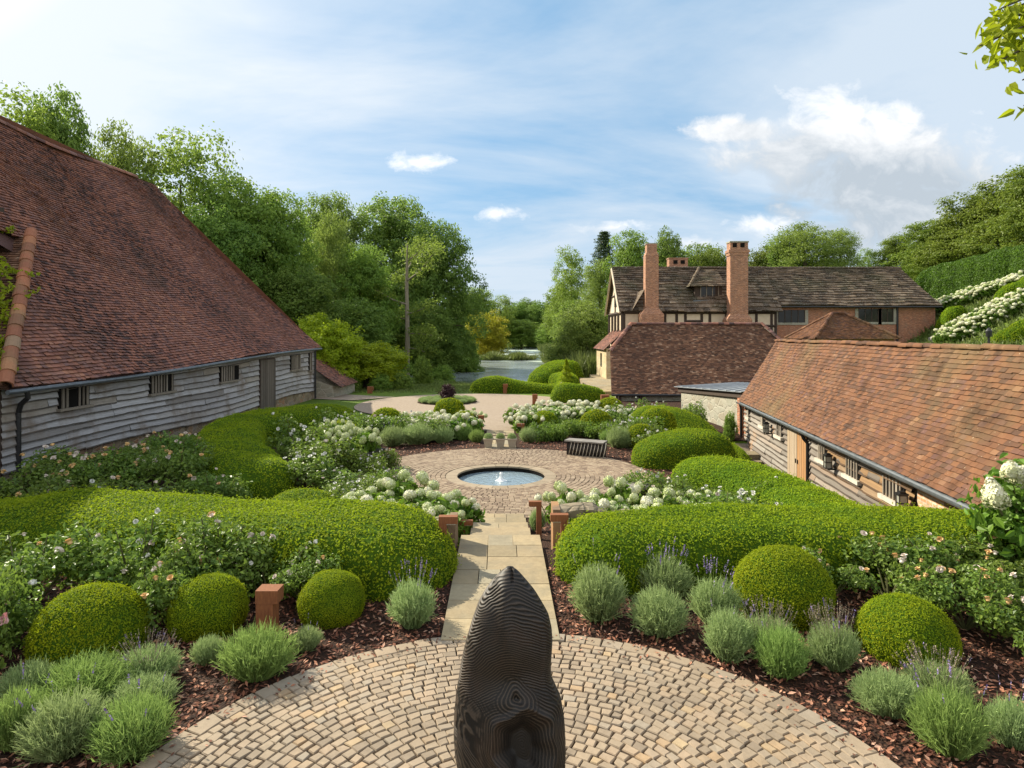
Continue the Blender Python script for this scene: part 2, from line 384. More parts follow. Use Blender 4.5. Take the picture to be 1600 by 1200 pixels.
def chips():
    mb = MB(); n = 46000
    x = rng.uniform(-8, 8, n); y = 2.2 + 6.2 * rng.random(n) ** 1.1
    r = np.hypot(x, y - CIR1[1]); k = (r > CIR1[2] + .02) & ((np.abs(x + .018 * y) > .62) | (y < 6.2)) & (np.abs(x) < .82 * y + .3)
    x, y = x[k], y[k]; n = len(x); P = np.stack([x, y, H(x, y) + rng.uniform(.008, .035, n)], -1)
    leaves(mb, P, np.tile([0, 0, 1.], (n, 1)), .062, .026, .38, rng.random(n) ** 1.5, 0, .05)
    n = 260; a = rng.uniform(.1, 3.04, n); r = CIR1[2] - np.abs(rng.normal(0, .13, n)); P = np.stack([CIR1[0] + r * np.cos(a), CIR1[1] + r * np.sin(a), np.full(n, .054)], -1); leaves(mb, P, np.tile([0, 0, 1.], (n, 1)), .045, .02, .25, rng.random(n) ** 1.5, 0, .05)
    n = 16000; x = rng.uniform(-6, 6.5, n); y = rng.uniform(10.2, 25, n); r = np.hypot(x - CIR2[0], y - CIR2[1])
    k = ((r > CIR2[2] + .03) & (r < CIR2[2] + 1.6)); k = k & (np.abs(x + .018 * y) > .66); x, y = x[k], y[k]
    n = len(x); P = np.stack([x, y, H(x, y) + rng.uniform(.01, .035, n)], -1)
    leaves(mb, P, np.tile([0, 0, 1.], (n, 1)), .085, .04, .35, rng.random(n) ** 1.2, 0, .05)
    struct('bark_mulch', mb, M_chip, kind='stuff')
CIR1 = (0.03, 3.74, 2.82); CIR2 = (-.29, 16.95, 3.98); PATHX = lambda y: -.018 * y

# ---- paving of setts
M_sett = tinted('sandstone_sett', [(0, (.23, .18, .13)), (.2, (.285, .222, .157)), (.45, (.32, .25, .175)), (.7, (.345, .258, .177)), (.87, (.285, .24, .185)), (.96, (.37, .255, .15)), (1, (.39, .295, .18))], .75, .3, 22, .35, .35, (.8, (.15, .12, .085), .55))
M_sett2 = tinted('brown_sett', [(0, (.17, .12, .085)), (.4, (.25, .185, .13)), (.8, (.29, .22, .155)), (1, (.33, .26, .185))], .8, .25, 16, .35, .3, (.7, (.31, .25, .18), .35))
M_joint = plain('sand_joint', (.05, .036, .026), .95, .1, .4, 8)
def setts(mb, cx, cy, z, r0, r1, rw, tw, gap=.010, h=.02, keep=None):
    rings = int(round((r1 - r0) / rw)); rw = (r1 - r0) / rings
    for k in range(rings):
        ra, rb = r0 + k * rw, r0 + (k + 1) * rw; n = max(6, int(round(2 * math.pi * (ra + rb) / 2 / tw)))
        cut = np.cumsum(rng.uniform(.78, 1.22, n)); cut = cut / cut[-1] * 2 * math.pi + rng.uniform(0, 6.28)
        a0 = np.concatenate([[cut[-1] - 2 * math.pi], cut[:-1]]); a1 = cut; rm = (ra + rb) / 2
        ga = gap / 2 / rm; ja = rng.normal(0, .004, (4, n)); jr = rng.normal(0, .006, (4, n)); jz = rng.normal(0, .0014, (4, n))
        def ring(ins, zz, jz):
            g = ga + ins / rm; rr0, rr1 = ra + gap / 2 + ins, rb - gap / 2 - ins
            A = np.stack([a0 + g, a1 - g, a1 - g, a0 + g]) + ja / rm; RR = np.stack([np.full(n, rr0), np.full(n, rr0), np.full(n, rr1), np.full(n, rr1)]) + jr
            return np.stack([cx + RR * np.cos(A), cy + RR * np.sin(A), zz + jz], -1).transpose(1, 0, 2)
        top = ring(.006, z + h, jz); bot = ring(0, z + h - .008, jz * 0); low = ring(0, z - .01, jz * 0)
        if keep is not None:
            kk = keep(top.mean(1)[:, 0], top.mean(1)[:, 1]); top, bot, low = top[kk], bot[kk], low[kk]
        m = len(top)
        if not m: continue
        V = np.concatenate([top, bot, low], 1); b = np.arange(m)[:, None, None] * 12
        Fq = np.array([[0, 1, 2, 3]] + [[4 + i, 4 + (i + 1) % 4, (i + 1) % 4, i] for i in range(4)] + [[8 + i, 8 + (i + 1) % 4, 4 + (i + 1) % 4, 4 + i] for i in range(4)])
        mb.add(V.reshape(-1, 3), (b + Fq[None]).reshape(-1, 4), np.repeat(rng.random(m), 9))
def disc(cx, cy, z, r, n=96, r_in=0):
    a = np.arange(n) / n * 2 * math.pi; ring = lambda q: np.stack([cx + q * np.cos(a), cy + q * np.sin(a), np.full(n, z)], -1)
    V = np.vstack([ring(max(r_in, .001)), ring(r)]); i = np.arange(n); j = (i + 1) % n
    return V, np.stack([i, n + i, n + j, j], -1)
mb = MB(); mb.add(*disc(CIR1[0], CIR1[1], .022, CIR1[2] + .015)); struct('paving_bedding', mb, M_joint)
mb = MB(); setts(mb, CIR1[0], CIR1[1], .026, .06, CIR1[2] - .16, .085, .100)
setts(mb, CIR1[0], CIR1[1], .026, CIR1[2] - .16, CIR1[2], .16, .2)
struct('paved_circle', mb, M_sett)
# steps and path
M_slab = tinted('york_stone', [(0, (.26, .21, .13)), (.4, (.33, .26, .16)), (.75, (.37, .295, .18)), (1, (.29, .255, .18))], .8, .25, 13, .5, .45, (2.2, (.19, .165, .115), .75))
def slabs(mb, y0, y1, rows, z, hw, th=.06, split=(2, 3)):
    e = np.linspace(y0, y1, rows + 1)
    for a, b in zip(e[:-1], e[1:]):
        k = random.choice(split); c = np.cumsum([random.uniform(.6, 1.4) for _ in range(k)]); c = np.concatenate([[0], c / c[-1]]) * 2 * hw - hw
        for p, q in zip(c[:-1], c[1:]):
            ya, yb = a + .005, b - .005; ti = random.random(); dz = random.uniform(-.002, .002)
            top = [(PATHX(ya) + p + .005, ya, z + dz), (PATHX(ya) + q - .005, ya, z + dz), (PATHX(yb) + q - .005, yb, z + dz), (PATHX(yb) + p + .005, yb, z + dz)]
            mb.hexa([(x, y, z - th) for x, y, zz in top], top, ti)
mb = MB(); cut = lambda y: y
slabs(mb, 6.38, 9.72, 7, .052, .6)
for i in range(4): slabs(mb, 9.73 + i * .87, 9.73 + (i + 1) * .87 + .02, 1, .052 - .165 * (i + 1), .49, .17, (2, 3))
slabs(mb, 20.85, 22.6, 2, -.635, .52); slabs(mb, 22.62, 24.2, 2, -.76, .52); slabs(mb, 24.22, 26.6, 3, -.875, .56)
struct('garden_path', mb, M_slab)
mb = MB(); mb.add(*disc(CIR2[0], CIR2[1], -.652, CIR2[2] + .02, 96, 1.3)); struct('fountain_paving_bedding', mb, M_joint)
mb = MB(); setts(mb, CIR2[0], CIR2[1], -.648, 1.47, CIR2[2], .125, .145, .012)
struct('fountain_circle', mb, M_sett2)
chips()
# far gravel circle, its island
def gravel_mat():
    t = NT('gravel_sett'); co = t.coord('Object'); sep = t.n('ShaderNodeSeparateXYZ'); t.l(co, sep.inputs[0])
    r = t.math('SQRT', t.math('ADD', t.math('POWER', sep.outputs[0], 2), t.math('POWER', sep.outputs[1], 2)))
    ring = t.math('SINE', t.math('MULTIPLY', r, 36)); n = t.noise(co, 6, 6, .7); n2 = t.noise(co, .3, 4)
    v = t.voronoi(co, 6)
    c = t.mix(t.maprange(n, .3, .7), (.24, .185, .135), (.34, .275, .21)); c = t.mix(t.maprange(ring, .3, 1, 0, .35), c, (.22, .17, .13)); c = t.mix(t.maprange(n2, .4, .7, 0, .4), c, (.30, .24, .19))
    c = t.mix(t.maprange(v, .0, .7, .3, 0), c, (.2, .15, .12))
    return t.done(t.bsdf(c, .9, .2, t.bump(n, .4, .02)))
M_grav = gravel_mat()
mb = MB(); mb.add(*disc(0, 0, 0, 6.4, 96)); o = struct('turning_circle', mb, M_grav); o.location = (-2.4, 36.4, -.885)
mb = MB()
pts = [(-9.6, 38.6), (-7.4, 40.6)], [(-17, 41), (-15, 44.4)], [(-30, 43), (-30, 47.5)]
V = [(x, y, h1(x, y) + .012) for pr in pts for x, y in pr]; mb.add(V, [[1, 0, 2, 3], [3, 2, 4, 5]]); struct('gravel_drive', mb, M_grav)
mb = MB(); V = [(-1.2, 26.4, -.87), (.3, 26.4, -.87), (1.2, 31.5, -.872), (-3.2, 31.5, -.872)]; mb.add(V, [[0, 1, 2, 3]]); struct('gravel_apron', mb, M_grav)
# house terrace
def terrace():
    mb = MB()
    for i in range(16):
        x = 4.6 + rng.uniform(0, .4)
        while x < 11.5:
            w = rng.uniform(.7, 1.3); y = 42.4 + i * 1.1; x0 = max(x, 5.4 + .06 * max(0, i - 4) + 1.2 * (i > 11))
            if x + w > x0 + .1: mb.box(x0 + .012, x + w - .012, y + .012, y + 1.088, -1.3, -.70, rng.random())
            x += w
    struct('stone_terrace', mb, M_slab)
terrace()
# passage beside the long shed
mb = MB(); mb.add(*sheet(np.arange(6.1, 10.2, .2), np.arange(9.8, 24.3, .3), H, .01)); struct('passage', mb, M_grav)
mb = MB()
for k in range(4): mb.box(6.5, 8.9, 22.4 - k * .42, 23.1 - k * .42, -2.2, -1.12 - k * .17, .0)
struct('passage_steps', mb, M_slab)
# pond
def water_mat(name, water_col, rough, wave, algae=None):
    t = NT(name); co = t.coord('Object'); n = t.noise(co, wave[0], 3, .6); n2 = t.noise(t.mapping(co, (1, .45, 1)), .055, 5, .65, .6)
    c = water_col if not algae else t.mix(t.maprange(t.noise(t.mapping(co, (.5, 1, 1)), .16, 6, .7, 1.2), .32, .52), (.03, .042, .038), water_col)
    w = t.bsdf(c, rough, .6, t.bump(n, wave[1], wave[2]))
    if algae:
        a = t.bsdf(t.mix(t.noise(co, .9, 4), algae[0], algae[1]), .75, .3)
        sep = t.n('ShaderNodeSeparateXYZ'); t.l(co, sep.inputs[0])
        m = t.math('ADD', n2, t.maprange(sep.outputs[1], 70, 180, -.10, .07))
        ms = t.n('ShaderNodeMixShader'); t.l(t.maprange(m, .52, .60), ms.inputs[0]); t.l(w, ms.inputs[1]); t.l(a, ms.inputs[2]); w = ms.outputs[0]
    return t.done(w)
M_pond = water_mat('pond_water', (.27, .31, .31), .16, (.9, .5, .08), ((.34, .42, .33), (.48, .55, .48)))  # pale patches: scum, plus reflected sky painted into the base colour
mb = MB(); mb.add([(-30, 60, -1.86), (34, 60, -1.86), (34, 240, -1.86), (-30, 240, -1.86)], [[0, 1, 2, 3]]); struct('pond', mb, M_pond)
# ================================================================ buildings
M_tile_dark = tile_mat('old_red_tile', [(0, (.075, .047, .044)), (.2, (.15, .075, .064)), (.45, (.245, .11, .08)), (.7, (.32, .138, .09)), (.88, (.21, .115, .104)), (1, (.40, .19, .12))], (.34, .31, .30), .68, (.06, .045, .035), (.5, .75), 0, .8, .45)
M_tile_warm = tile_mat('orange_tile', [(0, (.085, .046, .030)), (.25, (.128, .061, .033)), (.55, (.158, .072, .036)), (.8, (.185, .084, .040)), (.93, (.118, .060, .048)), (1, (.225, .118, .062))], (.46, .38, .27), .655, (.15, .11, .05), (.5, .72), .75, .8, .4)
M_tile_brown = tile_mat('brown_tile', [(0, (.085, .048, .034)), (.3, (.125, .064, .042)), (.6, (.165, .082, .05)), (.85, (.205, .105, .063)), (1, (.31, .20, .135))], (.45, .38, .28), .66, (.15, .12, .04), (.62, .8), 0, .85, .5)
M_slabroof = tile_mat('stone_roof_slab', [(0, (.05, .035, .024)), (.4, (.098, .068, .045)), (.75, (.15, .104, .068)), (1, (.22, .165, .115))], (.46, .44, .39), .575, (.045, .05, .02), (.5, .72), 0, .9, .5)
M_hip = tinted('clay_hip_tile', [(0, (.24, .10, .06)), (.5, (.36, .14, .075)), (.8, (.42, .19, .09)), (1, (.30, .20, .13))], .8, .25, 12, .45, .25, (1.2, (.20, .15, .08), .5))
M_board_grey = wood_mat('silvered_board', [(0, (.05, .043, .038)), (.12, (.20, .185, .17)), (.4, (.34, .335, .34)), (.8, (.48, .48, .495)), (1, (.33, .295, .25))], (.16, .125, .095), (.50, .72), (.5, .35, 9))
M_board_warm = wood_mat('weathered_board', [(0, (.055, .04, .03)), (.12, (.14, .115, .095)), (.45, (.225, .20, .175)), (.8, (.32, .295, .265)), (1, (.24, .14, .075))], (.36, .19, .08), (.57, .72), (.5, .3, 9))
M_board_oak = wood_mat('oak_board', [(0, (.07, .04, .022)), (.12, (.20, .12, .06)), (.5, (.29, .18, .09)), (1, (.25, .19, .135))], (.22, .15, .1), (.55, .75), (.5, .3, 9))
M_timber = wood_mat('dark_timber', [(0, (.05, .035, .028)), (1, (.10, .075, .06))], None, (0, 1), (6, 6, .7))
M_door_grey = wood_mat('grey_door', [(0, (.09, .075, .062)), (1, (.17, .145, .125))], None, (0, 1), (9, 9, .5))
M_door_pale = wood_mat('pale_oak_door', [(0, (.42, .34, .25)), (.5, (.36, .24, .14)), (1, (.42, .22, .09))], None, (0, 1), (9, 9, .5))
M_slat = wood_mat('window_slat', [(0, (.17, .145, .115)), (1, (.34, .30, .25))], None, (0, 1), (9, 9, .6))
M_sill = plain('pale_sill', (.55, .50, .42), .8, .2, .25)
M_void = plain('dark_interior', (.012, .011, .010), .95, .05, .2, bump=0)
M_lead = plain('lead_gutter', (.12, .135, .15), .45, .5, .35, 5, .3)
M_leadroof = plain('lead_sheet', (.26, .28, .30), .5, .5, .25, 3, .2)
M_iron = plain('black_iron', (.012, .012, .014), .45, .5, .3, 8)
M_brick = brick_mat('red_brick', (.42, .145, .066), (.27, .085, .045), (.30, .23, .17))
M_brick_pale = brick_mat('orange_brick', (.46, .22, .10), (.50, .33, .2), (.45, .38, .3))
M_chim = brick_mat('chimney_brick', (.42, .17, .085), (.23, .08, .048), (.34, .27, .2), stain=(.2, .12, .08))
M_rubble = rubble_mat('rubble_stone', [(0, (.17, .13, .09)), (.35, (.26, .21, .14)), (.6, (.30, .17, .10)), (.8, (.22, .19, .16)), (1, (.34, .28, .19))], (.27, .23, .17))
M_grey_stone = rubble_mat('lichened_stone', [(0, (.26, .26, .21)), (.5, (.35, .34, .28)), (1, (.30, .27, .21))], (.36, .34, .28), 2.2)
M_gold_stone = rubble_mat('golden_stone', [(0, (.46, .36, .21)), (.5, (.54, .44, .28)), (1, (.42, .32, .18))], (.5, .42, .28), 2.5)
M_cream = plain('cream_render', (.62, .52, .39), .9, .2, .12, 3, 0, .1)
M_glass = plain('window_glass', (.012, .014, .015), .15, .3, .3, 2, 0, 0)

def norm(v): v = np.asarray(v, float); return v / np.linalg.norm(v)
def plane(O, U, V):
    O, U, V = np.asarray(O, float), norm(U), norm(V); N = np.cross(U, V)
    if N[2] < 0: N = -N
    return lambda s, t, n: O + s[..., None] * U + t[..., None] * V + n[..., None] * N
def tiles(mb, Fn, T, s_iv, gauge, tw, th=.014, ragged=.35, sag=None, grad=None, tbias=None):
    t = 0; k = 0
    while t < T - 1e-6:
        g = gauge if grad is None else grad(t); t1 = min(t + g, T); a, b = s_iv((t + t1) / 2)
        if b - a > tw * .3:
            off = (k % 2) * tw / 2; cuts = np.arange(a - off, b + tw, tw); cuts = cuts + rng.normal(0, tw * .03, len(cuts)); cuts = np.clip(cuts, a, b); cuts = np.unique(cuts)
            s0, s1 = cuts[:-1] + .002, cuts[1:] - .002; ok = s1 - s0 > .02; s0, s1 = s0[ok], s1[ok]; n = len(s0)
            d = rng.normal(0, g * .06 * ragged, n); dd = rng.normal(0, g * .05 * ragged, n); lift = th * (1 + np.abs(rng.normal(0, .45 * ragged, n))); lf2 = lift + rng.normal(0, th * .25 * ragged, n)
            tb, tt = np.full(n, t), np.full(n, min(t1 + g * .25, T + g * .2))
            pts = [(s0, tb + d, lift + th), (s1, tb + d + dd, lf2 + th), (s1, tt, th * .3 + 0 * d), (s0, tt, th * .3 + 0 * d), (s0, tb + d, lift * 0), (s1, tb + d + dd, lift * 0)]
            V = np.stack([Fn(p, q, r + (sag(p, q) if sag else 0)) for p, q, r in pts], 1); bb = np.arange(n)[:, None, None] * 6
            ti = rng.random(n)
            if tbias is not None: ti = np.clip(ti * .8 + tbias((s0 + s1) / 2, tb), 0, 1)
            mb.add(V.reshape(-1, 3), (bb + np.array([[0, 1, 2, 3], [4, 5, 1, 0]])[None]).reshape(-1, 4), np.repeat(ti, 2))
        t = t1; k += 1
    return mb
def under(mb, Fn, T, s_iv, th=.012, sag=None, n=24):
    """the deck below the tiles"""
    t = np.linspace(0, T, 13); iv = np.array([s_iv(min(q, T - .001)) for q in t]); u = np.linspace(0, 1, n)
    S = iv[:, :1] + (iv[:, 1:] - iv[:, :1]) * u; Tt = np.repeat(t[:, None], n, 1); z = np.full_like(S, -th)
    V = Fn(S, Tt, z + (sag(S, Tt) if sag else 0)).reshape(-1, 3); i = np.arange(12)[:, None] * n; j = np.arange(n - 1)[None]
    return mb.add(V, np.stack([i + j, i + j + 1, i + n + j + 1, i + n + j], -1).reshape(-1, 4), .1)
def ridge_tiles(mb, p0, p1, r=.12, L=.34, tint=None, up=(0, 0, 1)):
    p0, p1 = np.asarray(p0, float), np.asarray(p1, float); D = np.linalg.norm(p1 - p0); n = max(1, int(D / L)); d = (p1 - p0) / D
    side = np.cross(d, up); side /= np.linalg.norm(side); upv = np.cross(side, d)
    an = np.linspace(-.15, math.pi + .15, 9)
    for k in range(n):
        a = p0 + d * D * k / n; b = p0 + d * (D * (k + 1) / n + .03); ra, rb = r * 1.06, r * .95; j = rng.normal(0, .008, 3)
        V = [[c + j + q * (side * math.cos(x) + upv * math.sin(x) * .9) for x in an] for c, q in ((a, ra), (b, rb), (a, ra * .8))]
        i = np.arange(8); Q = np.concatenate([np.stack([i, i + 1, i + 10, i + 9], -1), np.stack([i + 18, i + 19, i + 1, i], -1)])
        mb.add(np.array(V).reshape(-1, 3), Q, rng.random() if tint is None else tint)
    return mb
def boards(mb, P, U, Nn, L, ztop, zbot, pitch, th=.03, wane=.018, lens=(2.2, 5.0), z_of=None, tints=(0, 1)):
    """waney boards: P + U*s + Z, faces towards Nn; ztop(s), zbot(s) are functions"""
    P, U, Nn = np.asarray(P, float), norm(U), norm(Nn); n = int(round((ztop(0) - zbot(0)) / pitch))
    for k in range(n):
        s = -rng.uniform(0, 1.5)
        while s < L:
            l = rng.uniform(*lens); a, b = max(0, s), min(L, s + l); s += l
            if b - a < .15: continue
            m = max(2, int((b - a) / .22)); q = np.linspace(a + .004, b - .004, m + 1)
            zt = np.array([ztop(x) for x in q]); zb = np.array([zbot(x) for x in q]); hh = (zt - zb) / n
            w = np.cumsum(rng.normal(0, wane * .5, m + 1)); w = np.clip(w - w.mean(), -wane * 1.6, wane * 1.6)
            lo, hi = zt - hh * (k + 1) - .02 + w, zt - hh * k + .015; ou = rng.uniform(.7, 1.2) * th
            base = P + q[:, None] * U
            def pt(z, o): return base + np.outer(np.full(m + 1, o), Nn) + np.stack([0 * z, 0 * z, z], -1)
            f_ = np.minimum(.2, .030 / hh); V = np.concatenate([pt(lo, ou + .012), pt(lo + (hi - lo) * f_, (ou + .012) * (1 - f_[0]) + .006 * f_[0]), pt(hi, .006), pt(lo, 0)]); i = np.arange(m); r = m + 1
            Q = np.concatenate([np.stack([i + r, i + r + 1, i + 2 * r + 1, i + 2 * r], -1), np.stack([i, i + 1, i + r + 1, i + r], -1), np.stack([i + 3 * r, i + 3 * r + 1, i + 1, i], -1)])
            ti = rng.uniform(max(.2, tints[0]), tints[1]); mb.add(V, Q, np.concatenate([np.full(m, ti), np.full(m, .03), np.full(m, 0.)]))  # dark lower strip paints in the shadow line below each board's lip
            e = [0, r, 2 * r], [m, r + m, 2 * r + m]
    return mb
def obox(mb, P, U, Nn, s0, s1, n0, n1, z0, z1, tint=.5):
    P, U, Nn = np.asarray(P, float), norm(U), norm(Nn); f = lambda s, n, z: tuple(P + U * s + Nn * n + np.array([0, 0, z]))
    return mb.hexa([f(s0, n0, z0), f(s1, n0, z0), f(s1, n1, z0), f(s0, n1, z0)], [f(s0, n0, z1), f(s1, n0, z1), f(s1, n1, z1), f(s0, n1, z1)], tint)
def slat_window(par, P, U, Nn, s0, s1, z0, z1, nslat, out=.055, lean=0, M_s=None, frame=True):
    w = obox(MB(), P, U, Nn, s0, s1, -.02, out - .02, z0, z1).build('window', M_void, par)
    for k in range(nslat):
        if nslat > 5 and rng.random() < .1: continue
        s = s0 + (k + .7) / (nslat + .4) * (s1 - s0); hw = (s1 - s0) / nslat * rng.uniform(.13, .23)
        obox(MB(), P, U, Nn, s - hw, s + hw, out - .018, out + .012 + rng.uniform(0, .008), z0 + .005, z1 - .005, rng.random()).build('slat', M_s or M_slat, w)
    obox(MB(), P, U, Nn, s0 - .07, s1 + .07, 0, out + .07, z0 - .075, z0 - .002).build('sill', M_s if M_s else M_slat, w) if frame is True else obox(MB(), P, U, Nn, s0 - .05, s1 + .05, 0, out + .06, z0 - .09, z0 - .002).build('sill', M_sill, w)
    return w

# ---------------------------------------------------------------- great barn on the left
def great_barn():
    L = 24.0; E1, E2 = np.array([-12.6, 16, 1.72]), np.array([-12.0, 40, 2.26]); root = thing('barn', 'long weatherboarded barn with a vast steep dark red tiled roof beside the left-hand hedges', 'barn', (-16, 28, -1))
    o0 = np.array([-16, 28, -1.])
    def place_(mb, name, m, par=None, **k):
        o = mb.build(name, m, par or root, **k)
        if par is None: o.location = tuple(-o0)
        return o
    T = 11.9; Rg = lambda s: np.stack([-19.55 + 0 * s + .006 * s, 16 + s, 11.75 - .045 * s + .25 * np.cos(s * .33)], -1)
    Eg = lambda s: E1 + (E2 - E1) * (s / L)[..., None] + np.stack([0 * s, 0 * s, -.06 * np.sin(np.clip(s, 0, L) / L * 6.5)], -1)
    Nn = norm((.81, 0, .58))
    def Fm(s, t, n): u = (t / T)[..., None]; return Eg(s) * (1 - u) + Rg(s) * u + n[..., None] * Nn
    sag = lambda s, t: .07 * np.sin(s * .55 + t * .2) * np.sin(t * .42 + 1) + .05 * np.sin(s * 1.25 + 2 + t * .6) - .22 * np.sin(np.clip(t / T, 0, 1) * math.pi)
    def iv(t):
        u = t / T; far = L - 5.2 * u
        return (4.9 * u / .4643, far) if u < .4643 else (max(-10, 4.9 - 14.9 * float(sm(.4643, .60, u))), far)
    mb = MB(); under(mb, Fm, T, iv, .14, sag, 90); tiles(mb, Fm, T, iv, .125, .17, .024, 1.15, sag, tbias=lambda s, t: .14 * np.sin(s * .7 + t * .35) + .1)
    roof = place_(mb, 'roof', M_tile_dark)
    mb = MB()
    for k in range(26):
        s = np.array([-9 + k, -8 + k + .0]) ; p = Rg(s); ridge_tiles(mb, p[0] + [0, 0, -.02], p[1] + [0, 0, -.02], .17, .4, None) if -9 + k + 1 <= L - 5.2 else None
    place_(mb, 'ridge_tiles', M_tile_dark)
    # far hip (turned away) and the sunlit near hip
    Hp = Fm(np.array(4.9), np.array(T * .4643), np.array(0.)) ; Rf = Rg(np.array(L - 5.2))
    far = MB(); far.add([tuple(E2), tuple(E2 + [-14, 0, 0]), tuple(Rf)], [[0, 1, 2]]); place_(far, 'far_hip', M_tile_dark)
    back = MB(); back.add([(-26.6, 6, 1.7), (-26.6, 40, 2.2), tuple(Rf), tuple(Rg(np.array(-10.)))], [[0, 1, 2, 3]]); place_(back, 'rear_slope', M_tile_dark)
    V2 = Hp - E1; T2 = np.linalg.norm(V2[1:]); Fh = plane(E1, (-1, 0, 0), (0, V2[1], V2[2])); sl = -V2[0]
    ivh = lambda t: (sl * t / T2, 9.0)
    mb = MB(); under(mb, Fh, T2, ivh); tiles(mb, Fh, T2, ivh, .118, .17, .017, 1.0); place_(mb, 'hip_slope', M_tile_brown)
    mb = MB(); n = 18
    ridge_tiles(mb, E1 + (0, -.08, .10), Hp + (.05, 0, .15), .175, .46, None, (.5, -.5, .7)); place_(mb, 'hip_tiles', M_hip)
    # walls
    P = np.array([-12.93, 16.15, 0]); U = (E2 - E1) * [1, 1, 0]; Nw = (1, -.025, 0); Lw = 23.7
    ztop = lambda s: 1.72 + .54 * s / L - .02 - .06 * math.sin(s / L * 6.5); zbot = lambda s: -.42 + .10 * math.sin(s * .4)
    core = MB(); core.hexa([(-26, 16.2, -1.2), (-12.98, 16.2, -1.2), (-12.35, 39.8, -1.6), (-26, 39.8, -1.6)], [(-26, 16.2, 1.6), (-12.98, 16.2, 1.6), (-12.35, 39.8, 2.1), (-26, 39.8, 2.1)])
    place_(core, 'plinth', M_rubble)
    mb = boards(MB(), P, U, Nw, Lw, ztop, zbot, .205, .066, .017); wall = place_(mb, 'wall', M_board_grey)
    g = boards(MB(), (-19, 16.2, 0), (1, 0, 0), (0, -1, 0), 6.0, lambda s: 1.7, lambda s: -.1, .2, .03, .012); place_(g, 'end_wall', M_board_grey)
    mb = MB(); mb.box(-13.05, -12.90, 16.02, 16.18, -1.1, 1.7); place_(mb, 'corner_post', M_timber)
    mb = MB(); mb.box(-26.4, -16.5, 5.5, 20.8, -1.2, 7.2); place_(mb, 'upper_wall', M_timber)
    for s0, s1, z0, z1, n in ((1.95, 3.2, .98, 1.55, 7), (6.3, 7.8, 1.0, 1.62, 8), (11.4, 13.2, 1.04, 1.68, 8), (19.6, 21.2, 1.1, 1.9, 7), (22.6, 23.2, .9, 1.95, 2)):
        slat_window(root, P - o0, U, Nw, s0, s1, z0, z1, n, .10)
    d = obox(MB(), P - o0, U, Nw, 15.5, 17.4, 0, .09, -.95, 1.86); door = d.build('door', M_timber, root)
    for k in range(7): obox(MB(), P - o0, U, Nw, 15.54 + k * .265, 15.54 + k * .265 + .25, .08, .115 + .012 * rng.random(), -.9, 1.8, rng.random()).build('door_board', M_door_grey, door)
    s = np.linspace(-.1, L + .05, 40); e = Eg(s) + np.array([.07, 0, -.07])
    gut = place_(MB().tube(e, .062, 8), 'gutter', M_lead)
    e0 = e[1]
    place_(MB().tube([e0 + (0, 0, -.02), e0 + (0, .03, -.2), e0 + (-.25, .12, -.38), e0 + (-.33, .14, -.6), (e0[0] - .33, e0[1] + .14, -1.2)], .065, 10), 'downpipe', M_iron)
    place_(MB().tube([(-12.2, 39.7, 2.1), (-12.2, 39.7, -1.3)], .06, 8), 'downpipe', M_iron)
great_barn()

# ---------------------------------------------------------------- low outhouse beyond it
def outhouse():
    root = thing('outhouse', 'little stone outhouse with red lean-to roof at the far end of the left barn', 'outhouse', (-11.4, 42, -1)); o0 = np.array([-11.4, 42, -1.])
    mb = MB(); mb.hexa([(-13.5, 40.4, -1.6), (-11.3, 40.4, -1.6), (-10.9, 44.4, -1.6), (-13.5, 44.4, -1.6)], [(-13.5, 40.4, .6), (-11.3, 40.4, -.2), (-10.9, 44.4, -.15), (-13.5, 44.4, .6)]); mb.v[-1] -= o0; mb.build('wall', M_grey_stone, root)
    Fn = plane((-10.75, 40.2, -.25), (0, 1, 0), (-2.2, 0, 1.5)); mb = MB(); iv = lambda t: (0, 4.4)
    under(mb, Fn, 2.9, iv); tiles(mb, Fn, 2.9, iv, .12, .18, .018, 1); mb.v = [v - o0 for v in mb.v]; mb.build('roof', M_tile_dark, root)
outhouse()

